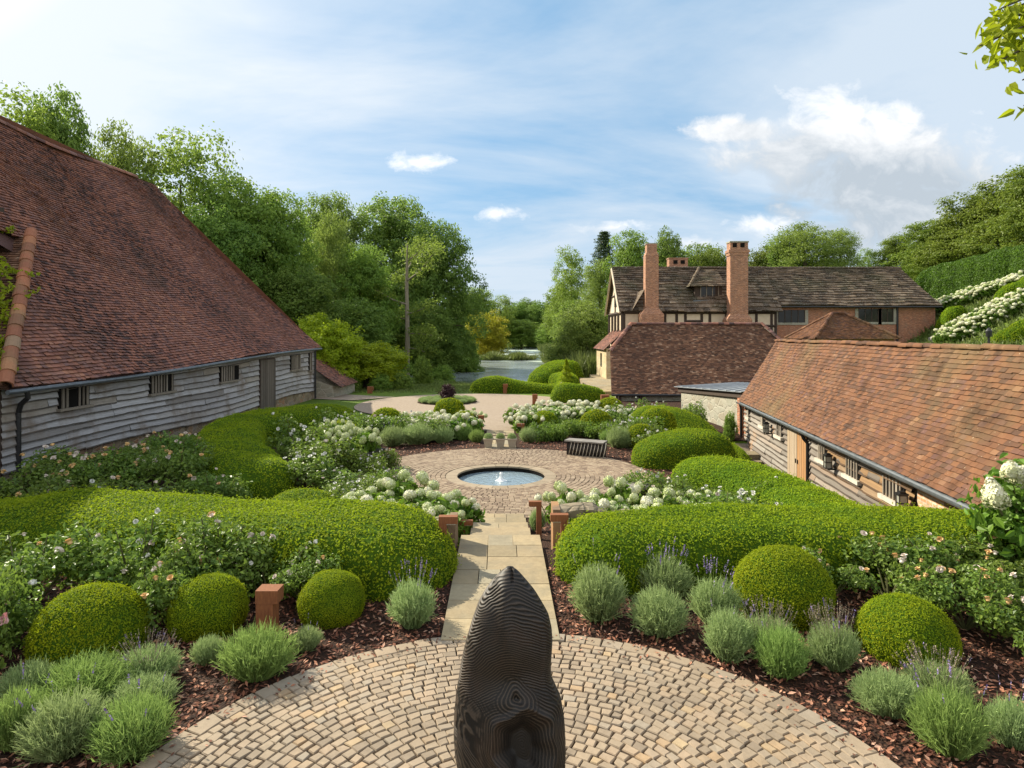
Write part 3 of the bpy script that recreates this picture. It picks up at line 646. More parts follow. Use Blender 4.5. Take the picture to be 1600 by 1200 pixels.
# ---------------------------------------------------------------- long low shed on the right
def shed():
    o0 = np.array([8, 17, -1.5]); root = thing('shed', 'long low weatherboarded shed under a sunlit orange tiled roof along the right-hand passage', 'shed', tuple(o0))
    def pl(mb, name, m, par=None, **k):
        mb.v = [v - o0 for v in mb.v]; return mb.build(name, m, par or root, **k)
    Ef = np.array([8.80, 24.8, .50]); En = np.array([6.91, 9.25, .50]); U = norm(En - Ef); L = float(np.linalg.norm(En - Ef))
    Rf = np.array([10.24, 24.65, 2.84]); Rn = Rf + U * L
    T = float(np.linalg.norm(Rf - Ef - U * np.dot(Rf - Ef, U))); Nn = np.cross(norm(Rf - Ef), U); Nn = Nn if Nn[2] > 0 else -Nn
    def Fm(s, t, n): u = (t / T)[..., None]; return Ef + s[..., None] * U + u * (Rf - Ef) + n[..., None] * Nn + np.stack([0 * s, 0 * s, -.05 * np.sin(u[..., 0] * math.pi)], -1)
    sag = lambda s, t: .018 * np.sin(s * .9 + t) + .012 * np.sin(s * 2.3 + 1)
    iv = lambda t: (-.06, L + .1)
    mb = MB(); under(mb, Fm, T, iv, sag=sag); tiles(mb, Fm, T, iv, .100, .165, .013, .8, sag); pl(mb, 'roof', M_tile_warm)
    mb = MB(); ridge_tiles(mb, Rf + (0, .1, .0), Rn + U * .1, .085, .34); pl(mb, 'ridge_tiles', M_tile_warm)
    w = np.array([U[1] * -1, U[0], 0]);  w = w if w[0] > 0 else -w
    bk = MB(); bk.add([tuple(Rf), tuple(Rn), tuple(Rn + w * 1.6 - (0, 0, 2.3)), tuple(Rf + w * 1.6 - (0, 0, 2.3))], [[0, 1, 2, 3]]); pl(bk, 'rear_slope', M_tile_warm)
    gb = MB(); gb.add([tuple(En + w * .25 - (0, 0, 2.4)), tuple(En + w * 2.9 - (0, 0, 2.4)), tuple(En + w * 2.9), tuple(Rn - (0, 0, .05)), tuple(En + w * .1)], [[0, 1, 2, 3, 4]]); pl(gb, 'gable', M_brick)
    gb = MB(); gb.add([tuple(Ef + w * .25 - (0, 0, 2.4)), tuple(Ef + w * 2.9 - (0, 0, 2.4)), tuple(Ef + w * 2.9), tuple(Rf - (0, 0, .05)), tuple(Ef + w * .1)], [[0, 1, 2, 3, 4]]); pl(gb, 'gable', M_brick)
    P = Ef + w * .24 - np.array([0, 0, .5]); Nw = -w; PL = P - o0
    core = obox(MB(), P, U, Nw, 0, L, -.3, -.005, -2.0, .45); pl(core, 'plinth', M_grey_stone)
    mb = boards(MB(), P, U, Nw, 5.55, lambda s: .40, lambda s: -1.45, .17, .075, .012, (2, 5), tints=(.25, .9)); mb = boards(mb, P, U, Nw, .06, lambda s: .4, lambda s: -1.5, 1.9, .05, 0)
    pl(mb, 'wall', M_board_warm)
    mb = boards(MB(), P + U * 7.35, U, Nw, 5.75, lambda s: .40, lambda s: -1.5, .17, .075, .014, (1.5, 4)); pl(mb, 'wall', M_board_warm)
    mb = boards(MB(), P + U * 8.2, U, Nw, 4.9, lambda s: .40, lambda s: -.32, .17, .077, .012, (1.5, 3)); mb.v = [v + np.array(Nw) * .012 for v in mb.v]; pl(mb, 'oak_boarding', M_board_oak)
    mb = obox(MB(), P, U, Nw, 13.15, 14.1, 0, .03, -1.6, .4); pl(mb, 'brick_panel', M_brick_pale)
    mb = obox(MB(), P, U, Nw, 14.1, 14.25, 0, .06, -1.6, .4); mb = obox(mb, P, U, Nw, 14.25, L, 0, .035, -1.6, .4, .3); pl(mb, 'end_boarding', M_board_oak)
    mb = obox(MB(), P, U, Nw, -.1, .25, -.02, .05, -1.8, .42); pl(mb, 'brick_pier', M_brick)
    sec = lambda a, b: None
    for s0, s1, z0, z1, n in ((.55, .95, -.02, .36, 1), (2.45, 3.0, -.06, .34, 1), (4.35, 5.05, -.1, .34, 3), (8.15, 8.75, -.12, .34, 4), (9.95, 10.75, -.14, .34, 5), (11.85, 12.75, -.14, .34, 6)):
        slat_window(root, PL, U, Nw, s0, s1, z0, z1, n, .09, frame='pale')
    for k, (s0, s1) in enumerate(((5.6, 6.5), (6.52, 7.3))):
        d = obox(MB(), PL, U, Nw, s0, s1, -.05, .075, -1.55, .42).build('door', M_timber, root)
        for j in range(4): obox(MB(), PL, U, Nw, s0 + .01 + j * (s1 - s0) / 4, s0 + (j + 1) * (s1 - s0) / 4 - .008, .07, .095 + .006 * rng.random(), -1.5, .4, (.05 if k == 0 else .75) + .25 * rng.random()).build('door_board', M_door_pale, d)
        obox(MB(), PL, U, Nw, s1 - .09 if k == 0 else s0 + .06, s1 - .06 if k == 0 else s0 + .09, .095, .125, -.60, -.48).build('handle', M_iron, d)
    # gutter: an open half round of lead
    mb = MB(); an = np.linspace(math.pi * .98, 2 * math.pi * 1.0, 9); g0, g1 = Ef - w * .05 + (0, 0, -.015), En - w * .05 + (0, 0, -.015)
    for k in range(6):
        a, b = g0 + (g1 - g0) * k / 6, g0 + (g1 - g0) * ((k + 1) / 6) + U * .04; r = .085 + .003 * (k % 2)
        V = [c + w * math.cos(x) * rr + np.array([0, 0, math.sin(x) * rr]) for rr in (r, r - .012) for c in (a, b) for x in an]; i = np.arange(8)
        mb.add(V, np.concatenate([np.stack([i, i + 1, i + 10, i + 9], -1), np.stack([i + 19, i + 18, i + 27, i + 28], -1), [[0, 9, 27, 18], [8, 26, 35, 17]]]))
    pl(mb, 'gutter', M_lead)
    for s in (7.4, 8.98):
        pass
    q = P + U * 7.42; pl(MB().tube([q - w * .27 + (0, 0, .42), q - w * .2 + (0, 0, .25), q - w * .1 + (0, 0, .12), q - w * .1 + (0, 0, -1.6)], .045, 10), 'downpipe', M_iron)
    q = P - U * .1; pl(MB().tube([q - w * .2 + (0, 0, .40), q - w * .14 + (0, 0, .2), q - w * .14 + (0, 0, -1.6)], .045, 10), 'downpipe', M_iron)
    # wall lanterns are things of their own
    names = ('black iron wall lantern nearest the far end of the shed', 'black iron wall lantern just right of the shed door and its downpipe', 'large black iron wall lantern beside the last slatted shed window')
    for s, z, l in zip((3.75, 9.25, 12.98), (.0, -.02, -.04), names):
        c = P + U * s - w * .22 + (0, 0, z); rt = thing('wall_lantern', l, 'lantern', tuple(c), math.atan2(U[1], U[0]), 'lanterns on the shed wall')
        fr = MB(); hw, hh = .07, .145
        for a in (-1, 1):
            for b in (-1, 1): fr.box(a * hw - .008, a * hw + .008, b * hw - .008, b * hw + .008, -hh, hh)
        for z_ in (-hh, -.0, hh): 
            for a in (-1, 1): fr.box(a * hw - .0085, a * hw + .0085, -hw, hw, z_ - .008, z_ + .008); fr.box(-hw, hw, a * hw - .0085, a * hw + .0085, z_ - .0085, z_ + .0085)
        fr.build('frame', M_iron, rt); MB().box(-hw + .01, hw - .01, -hw + .01, hw - .01, -hh + .01, hh - .01).build('glass', M_lglass, rt)
        MB().box(-hw - .02, hw + .02, -hw - .02, hw + .02, hh + .009, hh + .035).box(-.05, .05, -.05, .05, hh + .036, hh + .07).build('cap', M_iron, rt)
        yb = .22 if (Matrix.Rotation(math.atan2(U[1], U[0]), 3, 'Z') @ Vector((0, 1, 0))).x > 0 else -.22
        MB().box(-.02, .02, min(0, yb), max(0, yb), -.02 - hh - .03, -hh - .012).box(-.025, .025, yb - .03 if yb > 0 else yb, yb if yb > 0 else yb + .03, -hh - .08, hh).build('bracket', M_iron, rt)
M_lglass = plain('lantern_glass', (.30, .30, .26), .1, .6, .2, 4, 0, 0)
shed()

# ---------------------------------------------------------------- link block with a lead roof
def link():
    o0 = np.array([8.6, 29, -1.9]); root = thing('link_building', 'low stone link with a pale lead roof between the shed and the brown-roofed barn', 'building', tuple(o0))
    mb = MB(); mb.hexa([(9.25, 25.6, -1.9), (12.2, 30, -1.9), (11.7, 33.6, -1.9), (8.7, 32.9, -1.9)], [(9.25, 25.6, .58), (12.2, 30, .5), (11.7, 33.6, .3), (8.7, 32.9, .16)]); mb.v[-1] -= o0; mb.build('wall', M_grey_stone, root)
    mb = MB(); b = [(9.15, 25.4, .78), (12.4, 30, .70), (11.9, 33.9, .48), (8.6, 33.2, .33)]; mb.hexa([(x, y, z - .22) for x, y, z in b], [(x, y, z - .02) for x, y, z in b]); mb.v[-1] -= o0; mb.build('fascia', M_timber, root)
    mb = MB(); b = [(9.05, 25.3, .80), (12.5, 30, .72), (12, 34.1, .50), (8.45, 33.4, .35)]; mb.hexa([(x, y, z - .012) for x, y, z in b], [(x, y, z + .02) for x, y, z in b])
    for k in range(9):
        u = (k + .5) / 9; a = Vector(b[0]).lerp(Vector(b[3]), u); c = Vector(b[1]).lerp(Vector(b[2]), u); mb.tube([a + Vector((0, 0, .03)), c + Vector((0, 0, .03))], .035, 6)
    mb.v = [v - o0 for v in mb.v]; mb.build('roof', M_leadroof, root)
    mb = MB(); mb.box(9.0, 9.3, 25.3, 25.58, -1.9, .55); mb.v[-1] -= o0; mb.build('brick_corner', M_brick, root)
link()

# ---------------------------------------------------------------- barn with brown tiled roof in the middle distance
def mid_barn():
    o0 = np.array([11, 40, -1.9]); root = thing('barn', 'brown tiled half-hipped barn standing in front of the timbered house', 'barn', tuple(o0))
    def pl(mb, name, m): mb.v = [v - o0 for v in mb.v]; return mb.build(name, m, root)
    O = np.array([5.9, 38, -.5]); V = np.array([0, 4.6, 4.24]); T = float(np.linalg.norm(V)); Fn = plane(O, (1, 0, 0), V)
    def iv(t):
        u = t / T; a = .55 * u if u < .58 else .32 + (u - .58) / .42 * 1.75; b = 11.9 if u < .6 else 11.9 - (u - .6) / .4 * 1.3
        return (a, b)
    sag = lambda s, t: .03 * np.sin(s * .9 + t * .5) + .02 * np.sin(s * 2.1)
    mb = MB(); under(mb, Fn, T, iv, sag=sag); tiles(mb, Fn, T, iv, .118, .175, .018, 1.2, sag); pl(mb, 'roof', M_tile_brown)
    rz = O[2] + V[2]; ry = O[1] + V[1]
    mb = MB(); ridge_tiles(mb, (7.9, ry, rz + .02), (16.6, ry, rz + .02), .14, .36); pl(mb, 'ridge_tiles', M_tile_dark)
    h0 = Fn(np.array(.33), np.array(T * .58), np.array(0.)); mb = MB(); ridge_tiles(mb, h0 + (0, 0, .05), (7.95, ry, rz + .05), .15, .34, None, (-.4, -.2, .8)); pl(mb, 'hip_tiles', M_tile_dark); mb = MB(); h1_ = Fn(np.array(11.9), np.array(T * .6), np.array(0.)); ridge_tiles(mb, h1_ + (0, 0, .05), (16.6, ry, rz + .05), .15, .34, None, (.4, -.2, .8)); pl(mb, 'hip_tiles', M_tile_dark)
    bl = MB(); bl.add([(6.3, 40.7, 2.0), (7.95, ry, rz), (7.25, 44.4, 2.0)], [[0, 1, 2]]); bl.add([(7.95, ry, rz), (16.6, ry, rz), (17.8, 47.1, -.5), (7.65, 47.1, -.5)], [[0, 1, 2, 3]]); pl(bl, 'rear_slope', M_tile_brown)
    mb = MB(); mb.add([(6.2, 38.35, -1.9), (7.7, 46.8, -1.9), (7.7, 46.8, -.4), (7.2, 44.5, 1.95), (6.6, 40.6, 1.95), (6.2, 38.35, -.4)], [[0, 1, 2, 3, 4, 5]]); pl(mb, 'gable', M_gold_stone)
    mb = MB(); mb.box(6.2, 17.6, 38.3, 38.5, -2, -.3); pl(mb, 'wall', M_grey_stone)
    mb = MB(); mb.tube([(5.9, 37.93, -.52), (12.3, 37.93, -.52)], .06, 8); pl(mb, 'gutter', M_iron)
    for x in (6.35, 7.6): pl(MB().box(x, x + .16, 38.1, 38.26, -2, -.5), 'post', M_timber)
mid_barn()

# ---------------------------------------------------------------- timbered house
def house():
    o0 = np.array([20, 58, 0.]); root = thing('house', 'long old house with dark stone-slab roof, tall brick chimneys and cream timbered front', 'house', tuple(o0))
    def pl(mb, name, m, par=None, **k): mb.v = [v - o0 for v in mb.v]; return mb.build(name, m, par or root, **k)
    ez, rz, ry = 5.0, 9.12, 58.6
    # timber-framed part
    O = np.array([9.1, 54.6, ez]); V = np.array([0, ry - 54.6, rz - ez]); T = float(np.linalg.norm(V)); Fn = plane(O, (1, 0, 0), V); grad = lambda t: .52 - .30 * t / T
    iv = lambda t: (.1, 14.0); sag = lambda s, t: .05 * np.sin(s * .6 + t) + .03 * np.sin(s * 1.7)
    mb = MB(); under(mb, Fn, T, iv, sag=sag); tiles(mb, Fn, T, iv, .3, .55, .05, .9, sag, grad); pl(mb, 'roof', M_slabroof)
    O2 = np.array([22.9, 55.4, 5.55]); V2 = np.array([0, 60 - 55.4, 9.25 - 5.55]); T2 = float(np.linalg.norm(V2)); Fn2 = plane(O2, (1, 0, 0), V2); iv2 = lambda t: (0, 14.35 - .95 * t / T2 - (0 if t < T2 * .1 else 0))
    mb = MB(); under(mb, Fn2, T2, iv2, sag=sag); tiles(mb, Fn2, T2, iv2, .3, .55, .05, .9, sag, lambda t: .45 - .25 * t / T2); pl(mb, 'roof', M_slabroof)
    mb = MB(); ridge_tiles(mb, (9.2, ry, rz + .02), (23, ry, rz + .02), .16, .45, .3); pl(mb, 'ridge_tiles', M_slabroof); mb = MB(); ridge_tiles(mb, (22.9, 60, 9.27), (36.4, 60, 9.27), .16, .45, .3); pl(mb, 'ridge_tiles', M_slabroof)
    bk = MB(); bk.add([(9.1, ry, rz), (23, ry, rz), (23, 63, ez), (9.1, 63, ez)], [[0, 1, 2, 3]]); bk.add([(22.9, 60, 9.2), (36.3, 60, 9.2), (37.2, 64.6, 5.5), (22.9, 64.6, 5.5)], [[0, 1, 2, 3]]); bk.add([(37.25, 55.4, 5.5), (37.25, 64.6, 5.5), (36.3, 60, 9.2)], [[0, 1, 2]]); pl(bk, 'rear_slope', M_slabroof)
    mb = MB(); mb.box(9.55, 22.7, 55.0, 62.5, -1.2, ez - .05); pl(mb, 'wall', M_cream)
    mb = MB(); mb.box(22.7, 36.9, 55.8, 64, 0, 5.5); pl(mb, 'brick_wing', M_brick)
    # gable to the left: cream panels, dark studs, white barge boards
    gx = 9.5; mb = MB(); mb.add([(gx, 55.0, 4.9), (gx, 62.4, 4.9), (gx, ry, rz - .25)], [[0, 1, 2]]); pl(mb, 'gable', M_cream)
    mb = MB(); bar = lambda a, b, w=.13: mb.tube([a, b], w, 4)
    gx2 = gx - .02
    for y in (55.1, 57, 58.7, 60.4, 62.3): bar((gx2, y, -1), (gx2, y, 4.9))
    for z in (1.0, 3.0, 4.95): bar((gx2, 55, z), (gx2, 62.4, z), .15)
    bar((gx2, 58.6, 5), (gx2, 58.6, 8.6), .1); bar((gx2, 56.5, 6.6), (gx2, 60.7, 6.6), .1)
    for x in (9.62, 11.05, 13.15, 14.15, 14.9, 16.3, 17.0, 18.4, 18.9, 20.2, 21.0, 22.3, 22.65): bar((x, 54.98, -1), (x, 54.98, 4.95), .12)
    for z, a, b in ((4.2, 14.9, 16.3), (3.75, 16.3, 17.9), (3.8, 20.2, 22.6), (4.93, 9.6, 22.7), (2.7, 9.6, 22.7)): bar((a, 54.97, z), (b, 54.97, z), .11)
    pl(mb, 'timber_frame', M_timber)
    mb = MB(); mb.tube([(9.12, 54.5, ez - .1), (9.12, ry, rz - .05), (9.12, 62.7, ez - .1)], .10, 4); pl(mb, 'bargeboard', M_cream)
    wv = MB().box(9.42, 9.47, 57.5, 58.3, .8, 2.6); pl(wv, 'window', M_glass); wv = MB().box(9.42, 9.47, 58.0, 59.0, 5.6, 6.9); pl(wv, 'window', M_glass)
    # chimneys
    def chimney(x0, x1, y, zt, zs, flare, cap):
        c = MB(); d = .9; w = x1 - x0; prof = [(-1.2, flare), (zs, flare), (zs + flare * 1.3, 0), (zt - 1.5, 0)] + cap
        for (za, fa), (zb, fb) in zip(prof[:-1], prof[1:]):
            q = lambda f, z: [(x0 - f, y - f * .4, z), (x1 + f, y - f * .4, z), (x1 + f, y + d + f * .4, z), (x0 - f, y + d + f * .4, z)]
            c.hexa(q(fa, za), q(fb, zb))
        return c
    c = pl(chimney(11.25, 12.35, 53.9, 10.75, 4.75, .42, [(9.75, .0), (10.05, -.13), (10.7, -.13)]), 'chimney', M_chim)
    pl(MB().box(11.32, 12.28, 53.95, 54.75, 10.70, 10.78), 'chimney_cap', M_grey_stone)
    for x in (11.55, 11.95): pl(MB().box(x, x + .22, 54.02, 54.04, 10.35, 10.66), 'flue_opening', M_void)
    pl(chimney(18.35, 19.85, 53.8, 10.9, 4.35, .30, [(9.7, 0), (9.72, .06), (9.95, .06), (9.97, .12), (10.2, .12), (10.22, .0), (10.8, .0)]), 'chimney', M_chim)
    pl(MB().box(18.3, 19.9, 53.75, 54.75, 10.80, 10.92), 'chimney_cap', M_grey_stone)
    for x in (18.55, 19.2): pl(MB().box(x, x + .35, 53.77, 53.79, 10.4, 10.75), 'flue_opening', M_void)
    pl(chimney(15.1, 16.9, 61.5, 10.5, 8, .15, [(9.3, 0), (9.32, .08), (9.6, .08), (9.62, 0), (10.35, 0)]), 'chimney', M_chim)
    pl(MB().box(15.05, 16.95, 61.45, 62.45, 10.35, 10.44), 'chimney_cap', M_chim)
    for x in (15.5, 16.2): pl(MB().box(x, x + .4, 61.44, 61.47, 9.85, 10.2), 'flue_opening', M_void)
    # small roof at the foot of the first chimney
    mb = MB(); mb.add([(10.2, 54.4, 5.1), (11.25, 54.3, 6.9), (11.25, 56.2, 6.9), (10.2, 56.2, 6.3)], [[0, 1, 2, 3]]); pl(mb, 'chimney_saddle', M_slabroof)
    # dormer
    mb = MB(); mb.box(15.95, 18.35, 55.9, 58, 5.9, 7.45); d = pl(mb, 'dormer', M_timber)
    mb = MB(); mb.box(15.75, 18.5, 55.5, 55.9, 5.85, 6.05); pl(mb, 'dormer_apron', M_lead)
    dr = [(15.4, 55.6, 7.3), (18.5, 55.6, 7.3), (18.5, 58.6, 9.1), (17.1, 58.4, 9.25)]
    Fd = plane((15.4, 55.5, 7.25), (1, 0, 0), (0, 2.9, 1.75)); mb = MB(); ivd = lambda t: (1.6 * t / 3.38, 3.2); under(mb, Fd, 3.38, ivd); tiles(mb, Fd, 3.38, ivd, .3, .5, .04, .9); mb.add([(15.4, 55.5, 7.25), (17.0, 58.4, 9.0), (15.4, 58.4, 7.25)], [[0, 2, 1]]); pl(mb, 'dormer_roof', M_slabroof)
    mb = MB(); ridge_tiles(mb, (15.4, 55.5, 7.3), (17.05, 58.4, 9.1), .14, .4, .8, (-.3, -.4, .8)); pl(mb, 'dormer_hip', M_slabroof)
    w = pl(MB().box(16.45, 18.0, 55.84, 55.88, 6.25, 7.25), 'window', M_glass)
    for x in (16.42, 16.93, 17.45, 17.97): pl(MB().box(x, x + .07, 55.80, 55.86, 6.2, 7.27), 'mullion', M_slat)
    # windows of the brick wing, downpipe
    for x0, x1, z0, z1, n in ((23.2, 25.5, 4.1, 5.2, 4), (30.2, 31.9, 4.15, 5.3, 3), (32.2, 33.2, 4.15, 5.3, 2)):
        w = MB().box(x0, x1, 55.76, 55.79, z0, z1); w = pl(w, 'window', M_glass)
        fr = MB(); fr.box(x0 - .3, x0, 55.74, 55.80, z0 - .05, z1 + .02); fr.box(x1, x1 + .3, 55.74, 55.80, z0 - .05, z1 + .02); fr.box(x0 - .3, x1 + .3, 55.735, 55.795, z0 - .2, z0); pl(fr, 'window_surround', M_grey_stone)
        mu = MB()
        for k in range(n + 1): xx = x0 + (x1 - x0) * k / n; mu.box(xx - .03, xx + .03, 55.73, 55.77, z0, z1)
        pl(mu, 'mullion', M_timber)
    pl(MB().tube([(33.55, 55.7, 5.5), (33.55, 55.7, 1)], .08, 6), 'downpipe', M_iron)
    pl(MB().tube([(22.9, 55.3, 5.45), (37.2, 55.3, 5.45)], .08, 6), 'gutter', M_iron)
    # lean-to towards the pond
    Fl = plane((7.75, 54, 1.75), (0, 1, 0), (1.9, 0, 1.75)); mb = MB(); ivl = lambda t: (0, 7); under(mb, Fl, 2.6, ivl); tiles(mb, Fl, 2.6, ivl, .13, .2, .02, 1); pl(mb, 'lean_to_roof', M_tile_dark)
    mb = MB(); mb.box(8.0, 9.5, 54.3, 60.5, -1.2, 1.9); pl(mb, 'lean_to', M_gold_stone)
    mb = MB(); mb.box(7.97, 7.99, 57, 57.8, .2, 1.4); pl(mb, 'window', M_glass); mb = MB(); mb.box(8.6, 9.3, 54.26, 54.29, -.7, 1.4); pl(mb, 'door', M_board_oak)
house()
def porch():
    o0 = np.array([24.5, 47.5, 1.0]); root = thing('outbuilding', 'small square outbuilding with a pyramid roof of red tiles in front of the brick wing', 'outbuilding', tuple(o0))
    b = [np.array(p, float) for p in ((21.6, 45.6, 2.75), (27.7, 45.6, 2.75), (27.7, 50.6, 2.75), (21.6, 50.6, 2.75))]; r0, r1 = np.array([24.05, 48.1, 4.62]), np.array([24.95, 48.1, 4.62])
    mb = MB(); mb.box(21.9, 27.4, 45.9, 50.3, 0, 2.8); mb.v[-1] -= o0; mb.build('wall', M_brick, root)
    mb = MB()
    for base0, base1, a0, a1 in ((b[0], b[1], r0, r1), (b[3], b[0], r0, r0), (b[1], b[2], r1, r1), (b[2], b[3], r1, r0)):
        U = norm(base1 - base0); up = a0 - base0; v = up - U * np.dot(up, U); T = float(np.linalg.norm(v)); L = float(np.linalg.norm(base1 - base0)); sa, sb = float(np.dot(a0 - base0, U)), float(np.dot(a1 - base0, U))
        Fn = plane(base0, U, v); iv = lambda t, sa=sa, sb=sb, T=T, L=L: (sa * t / T, L + (sb - L) * t / T); under(mb, Fn, T, iv); tiles(mb, Fn, T, iv, .13, .19, .018, 1)
    mb.v = [v - o0 for v in mb.v]; mb.build('roof', M_tile_warm, root)
    for p, q in ((b[0], r0), (b[1], r1), (b[3], r0), (r0, r1)): mb = ridge_tiles(MB(), p + (0, 0, .04), q + (0, 0, .04), .13, .3, None, (0, -.3, .9)); mb.v = [v - o0 for v in mb.v]; mb.build('hip_tiles', M_tile_warm, root)
porch()
# ================================================================ plant materials
M_hedge = leaf_mat('hedge_leaf', (.075, .155, .007), (.26, .365, .016), .36, .6, .10, (1.1, (.36, .385, .012)))
M_hedge_in = plain('hedge_twigs', (.045, .088, .007), .95, .05, .4, 14, 0, .6)
M_ball = leaf_mat('box_leaf', (.08, .14, .007), (.275, .34, .012), .36, .6, .10, (.7, (.37, .365, .010)))
M_lav = leaf_mat('lavender_leaf', (.14, .205, .075), (.33, .425, .175), .28, .8, .08)
M_lavg = leaf_mat('green_lavender_leaf', (.11, .185, .045), (.26, .37, .10), .3, .8, .08)
M_stalk = tinted('dry_lavender_stalk', [(0, (.20, .16, .11)), (.7, (.30, .25, .18)), (1, (.24, .19, .22))], .85, .15)
M_purple = tinted('lavender_flower', [(0, (.17, .12, .30)), (.6, (.30, .23, .46)), (1, (.36, .30, .42))], .8, .2)
M_rose = leaf_mat('rose_leaf', (.05, .11, .02), (.18, .27, .04), .32, .45, .25, (1.5, (.14, .17, .03)))
M_stem = tinted('green_stem', [(0, (.07, .07, .03)), (1, (.13, .14, .05))])
M_bloom = tinted('pale_rose_petal', [(0, (.60, .50, .42)), (.5, (.66, .60, .53)), (1, (.64, .54, .48))], .6, .3, 20, .12, .1)
M_apricot = tinted('apricot_petal', [(0, (.62, .36, .12)), (.5, (.66, .45, .21)), (1, (.66, .51, .31))], .6, .3, 20, .12, .1)
M_pink = tinted('pink_petal', [(0, (.78, .40, .42)), (.6, (.84, .56, .55)), (1, (.86, .68, .62))], .6, .3, 20, .12, .1)
M_white = tinted('white_petal', [(0, (.60, .60, .54)), (1, (.68, .68, .64))], .6, .3, 20, .12, .1)
M_hyd = leaf_mat('hydrangea_leaf', (.05, .12, .012), (.14, .25, .028), .3, .5, .2, (1.5, (.13, .18, .02)))
M_head = tinted('hydrangea_floret', [(0, (.34, .43, .14)), (.35, (.46, .53, .24)), (.7, (.57, .60, .36)), (1, (.64, .64, .48))], .75, .2, 12, .15, .1)
M_headw = tinted('creamy_floret', [(0, (.50, .52, .28)), (.5, (.68, .67, .49)), (1, (.74, .73, .62))], .75, .2, 12, .12, .1)
M_core = plain('flower_core', (.40, .46, .20), .9, .1, .3, 10)
M_barkt = wood_mat('tree_bark', [(0, (.07, .055, .04)), (1, (.14, .115, .085))], None, (0, 1), (4, 4, 1), .9)
M_barkp = wood_mat('pale_bark', [(0, (.22, .19, .14)), (1, (.33, .29, .22))], None, (0, 1), (4, 4, 1), .9)

# ================================================================ clipped hedges
def spline(P, n):
    P = np.asarray(P, float); P = np.vstack([2 * P[0] - P[1], P, 2 * P[-1] - P[-2]]); out = []
    for i in range(1, len(P) - 2):
        t = np.linspace(0, 1, n, endpoint=False)[:, None]; a, b, c, d = P[i - 1:i + 3]
        out.append(.5 * (2 * b + (c - a) * t + (2 * a - 5 * b + 4 * c - d) * t ** 2 + (3 * b - a - 3 * c + d) * t ** 3))
    return np.vstack(out + [P[-2][None]])
def hedge(name, label, path, cat='hedge', dens=2200, L=.036, m=None, rnd=.52, seed=0, amp=.05, group=None, base=None, m_in=None, ends=(1, 1)):
    """clipped hedge along path rows (x, y, half width, height)"""
    S = spline(path, 14); n = len(S); d = np.concatenate([[0], np.cumsum(np.linalg.norm(np.diff(S[:, :2], axis=0), axis=1))]); Lt = d[-1]
    # extra stations at the ends so they close in a dome
    e = np.linspace(0, 1, 9)[:-1] ** 2
    st = np.unique(np.concatenate([d, e * S[0, 2], Lt - e * S[-1, 2]]))
    S = np.stack([np.interp(st, d, S[:, k]) for k in range(4)], -1); n = len(S)
    T = np.gradient(S[:, :2], axis=0); T /= np.linalg.norm(T, axis=1)[:, None] + 1e-9; B = np.stack([T[:, 1], -T[:, 0]], -1)
    q = np.minimum(np.where(ends[0], st / S[0, 2], 1), np.where(ends[1], (Lt - st) / S[-1, 2], 1)).clip(0.0, 1); f = np.sqrt(np.maximum(1 - (1 - q) ** 2, .0004))
    ph = np.linspace(-.12, math.pi + .12, 23); cu = np.sign(np.cos(ph)) * np.abs(np.cos(ph)) ** .64; su = np.sign(np.sin(ph)) * np.abs(np.sin(ph)) ** rnd
    X = S[:, 0:1] + B[:, 0:1] * (S[:, 2] * f)[:, None] * cu; Y = S[:, 1:2] + B[:, 1:2] * (S[:, 2] * f)[:, None] * cu
    zb = (H(S[:, 0], S[:, 1]) if base is None else np.full(n, float(base)))[:, None]
    Z = zb + (S[:, 3] * f ** .8)[:, None] * su
    V = np.stack([X, Y, Z], -1); C = np.stack([S[:, 0], S[:, 1], zb[:, 0] + S[:, 3] * .3], -1)[:, None]
    dirs = V - C; dirs /= np.linalg.norm(dirs, axis=2)[..., None] + 1e-6
    V = V + dirs * (wob(V, 1.7, seed) * amp + wob(V, 4.3, seed + 3) * amp * .45)[..., None]
    k = len(ph); i = np.arange(n - 1)[:, None] * k; j = np.arange(k - 1)[None]; Q = np.stack([i + j, i + j + 1, i + k + j + 1, i + k + j], -1).reshape(-1, 4)
    V = V.reshape(-1, 3); o = np.array([S[n // 2, 0], S[n // 2, 1], float(zb[n // 2, 0])])
    P, Nn = sample(V, Q, dens); out = np.sign(((P - o) * Nn).sum(1)); cen = np.stack([S[:, 0], S[:, 1], zb[:, 0] + S[:, 3] * .2], -1)
    # outward = away from the nearest spine point
    st_i = np.array([np.argmin((cen[:, 0] - p[0]) ** 2 + (cen[:, 1] - p[1]) ** 2) for p in P[::1]]) if len(P) < 4000 else np.argmin((P[:, 0:1] - cen[None, :, 0]) ** 2 + (P[:, 1:2] - cen[None, :, 1]) ** 2, axis=1)
    sg = np.sign(((P - cen[st_i]) * Nn).sum(1)); Nn = Nn * sg[:, None]
    root = thing(name, label, cat, tuple(o), 0, group)
    mb = MB(); mb.add(V - o, Q); mb.build('twigs', m_in or M_hedge_in, root, True)
    P = P + Nn * np.where(rng.random(len(P)) < .05, rng.uniform(.02, .085, len(P)), rng.uniform(-.03, .03, len(P)))[:, None]
    ti = np.clip(.42 + .26 * wob(P, 2.2, seed) + .16 * wob(P, 7, seed + 1) + rng.uniform(-.42, .42, len(P)), 0, 1); mb = leaves(MB(), P - o, Nn * .8 + [0, 0, .25], L, L * .62, .55, ti); mb.build('foliage', m or M_hedge, root)
    return root

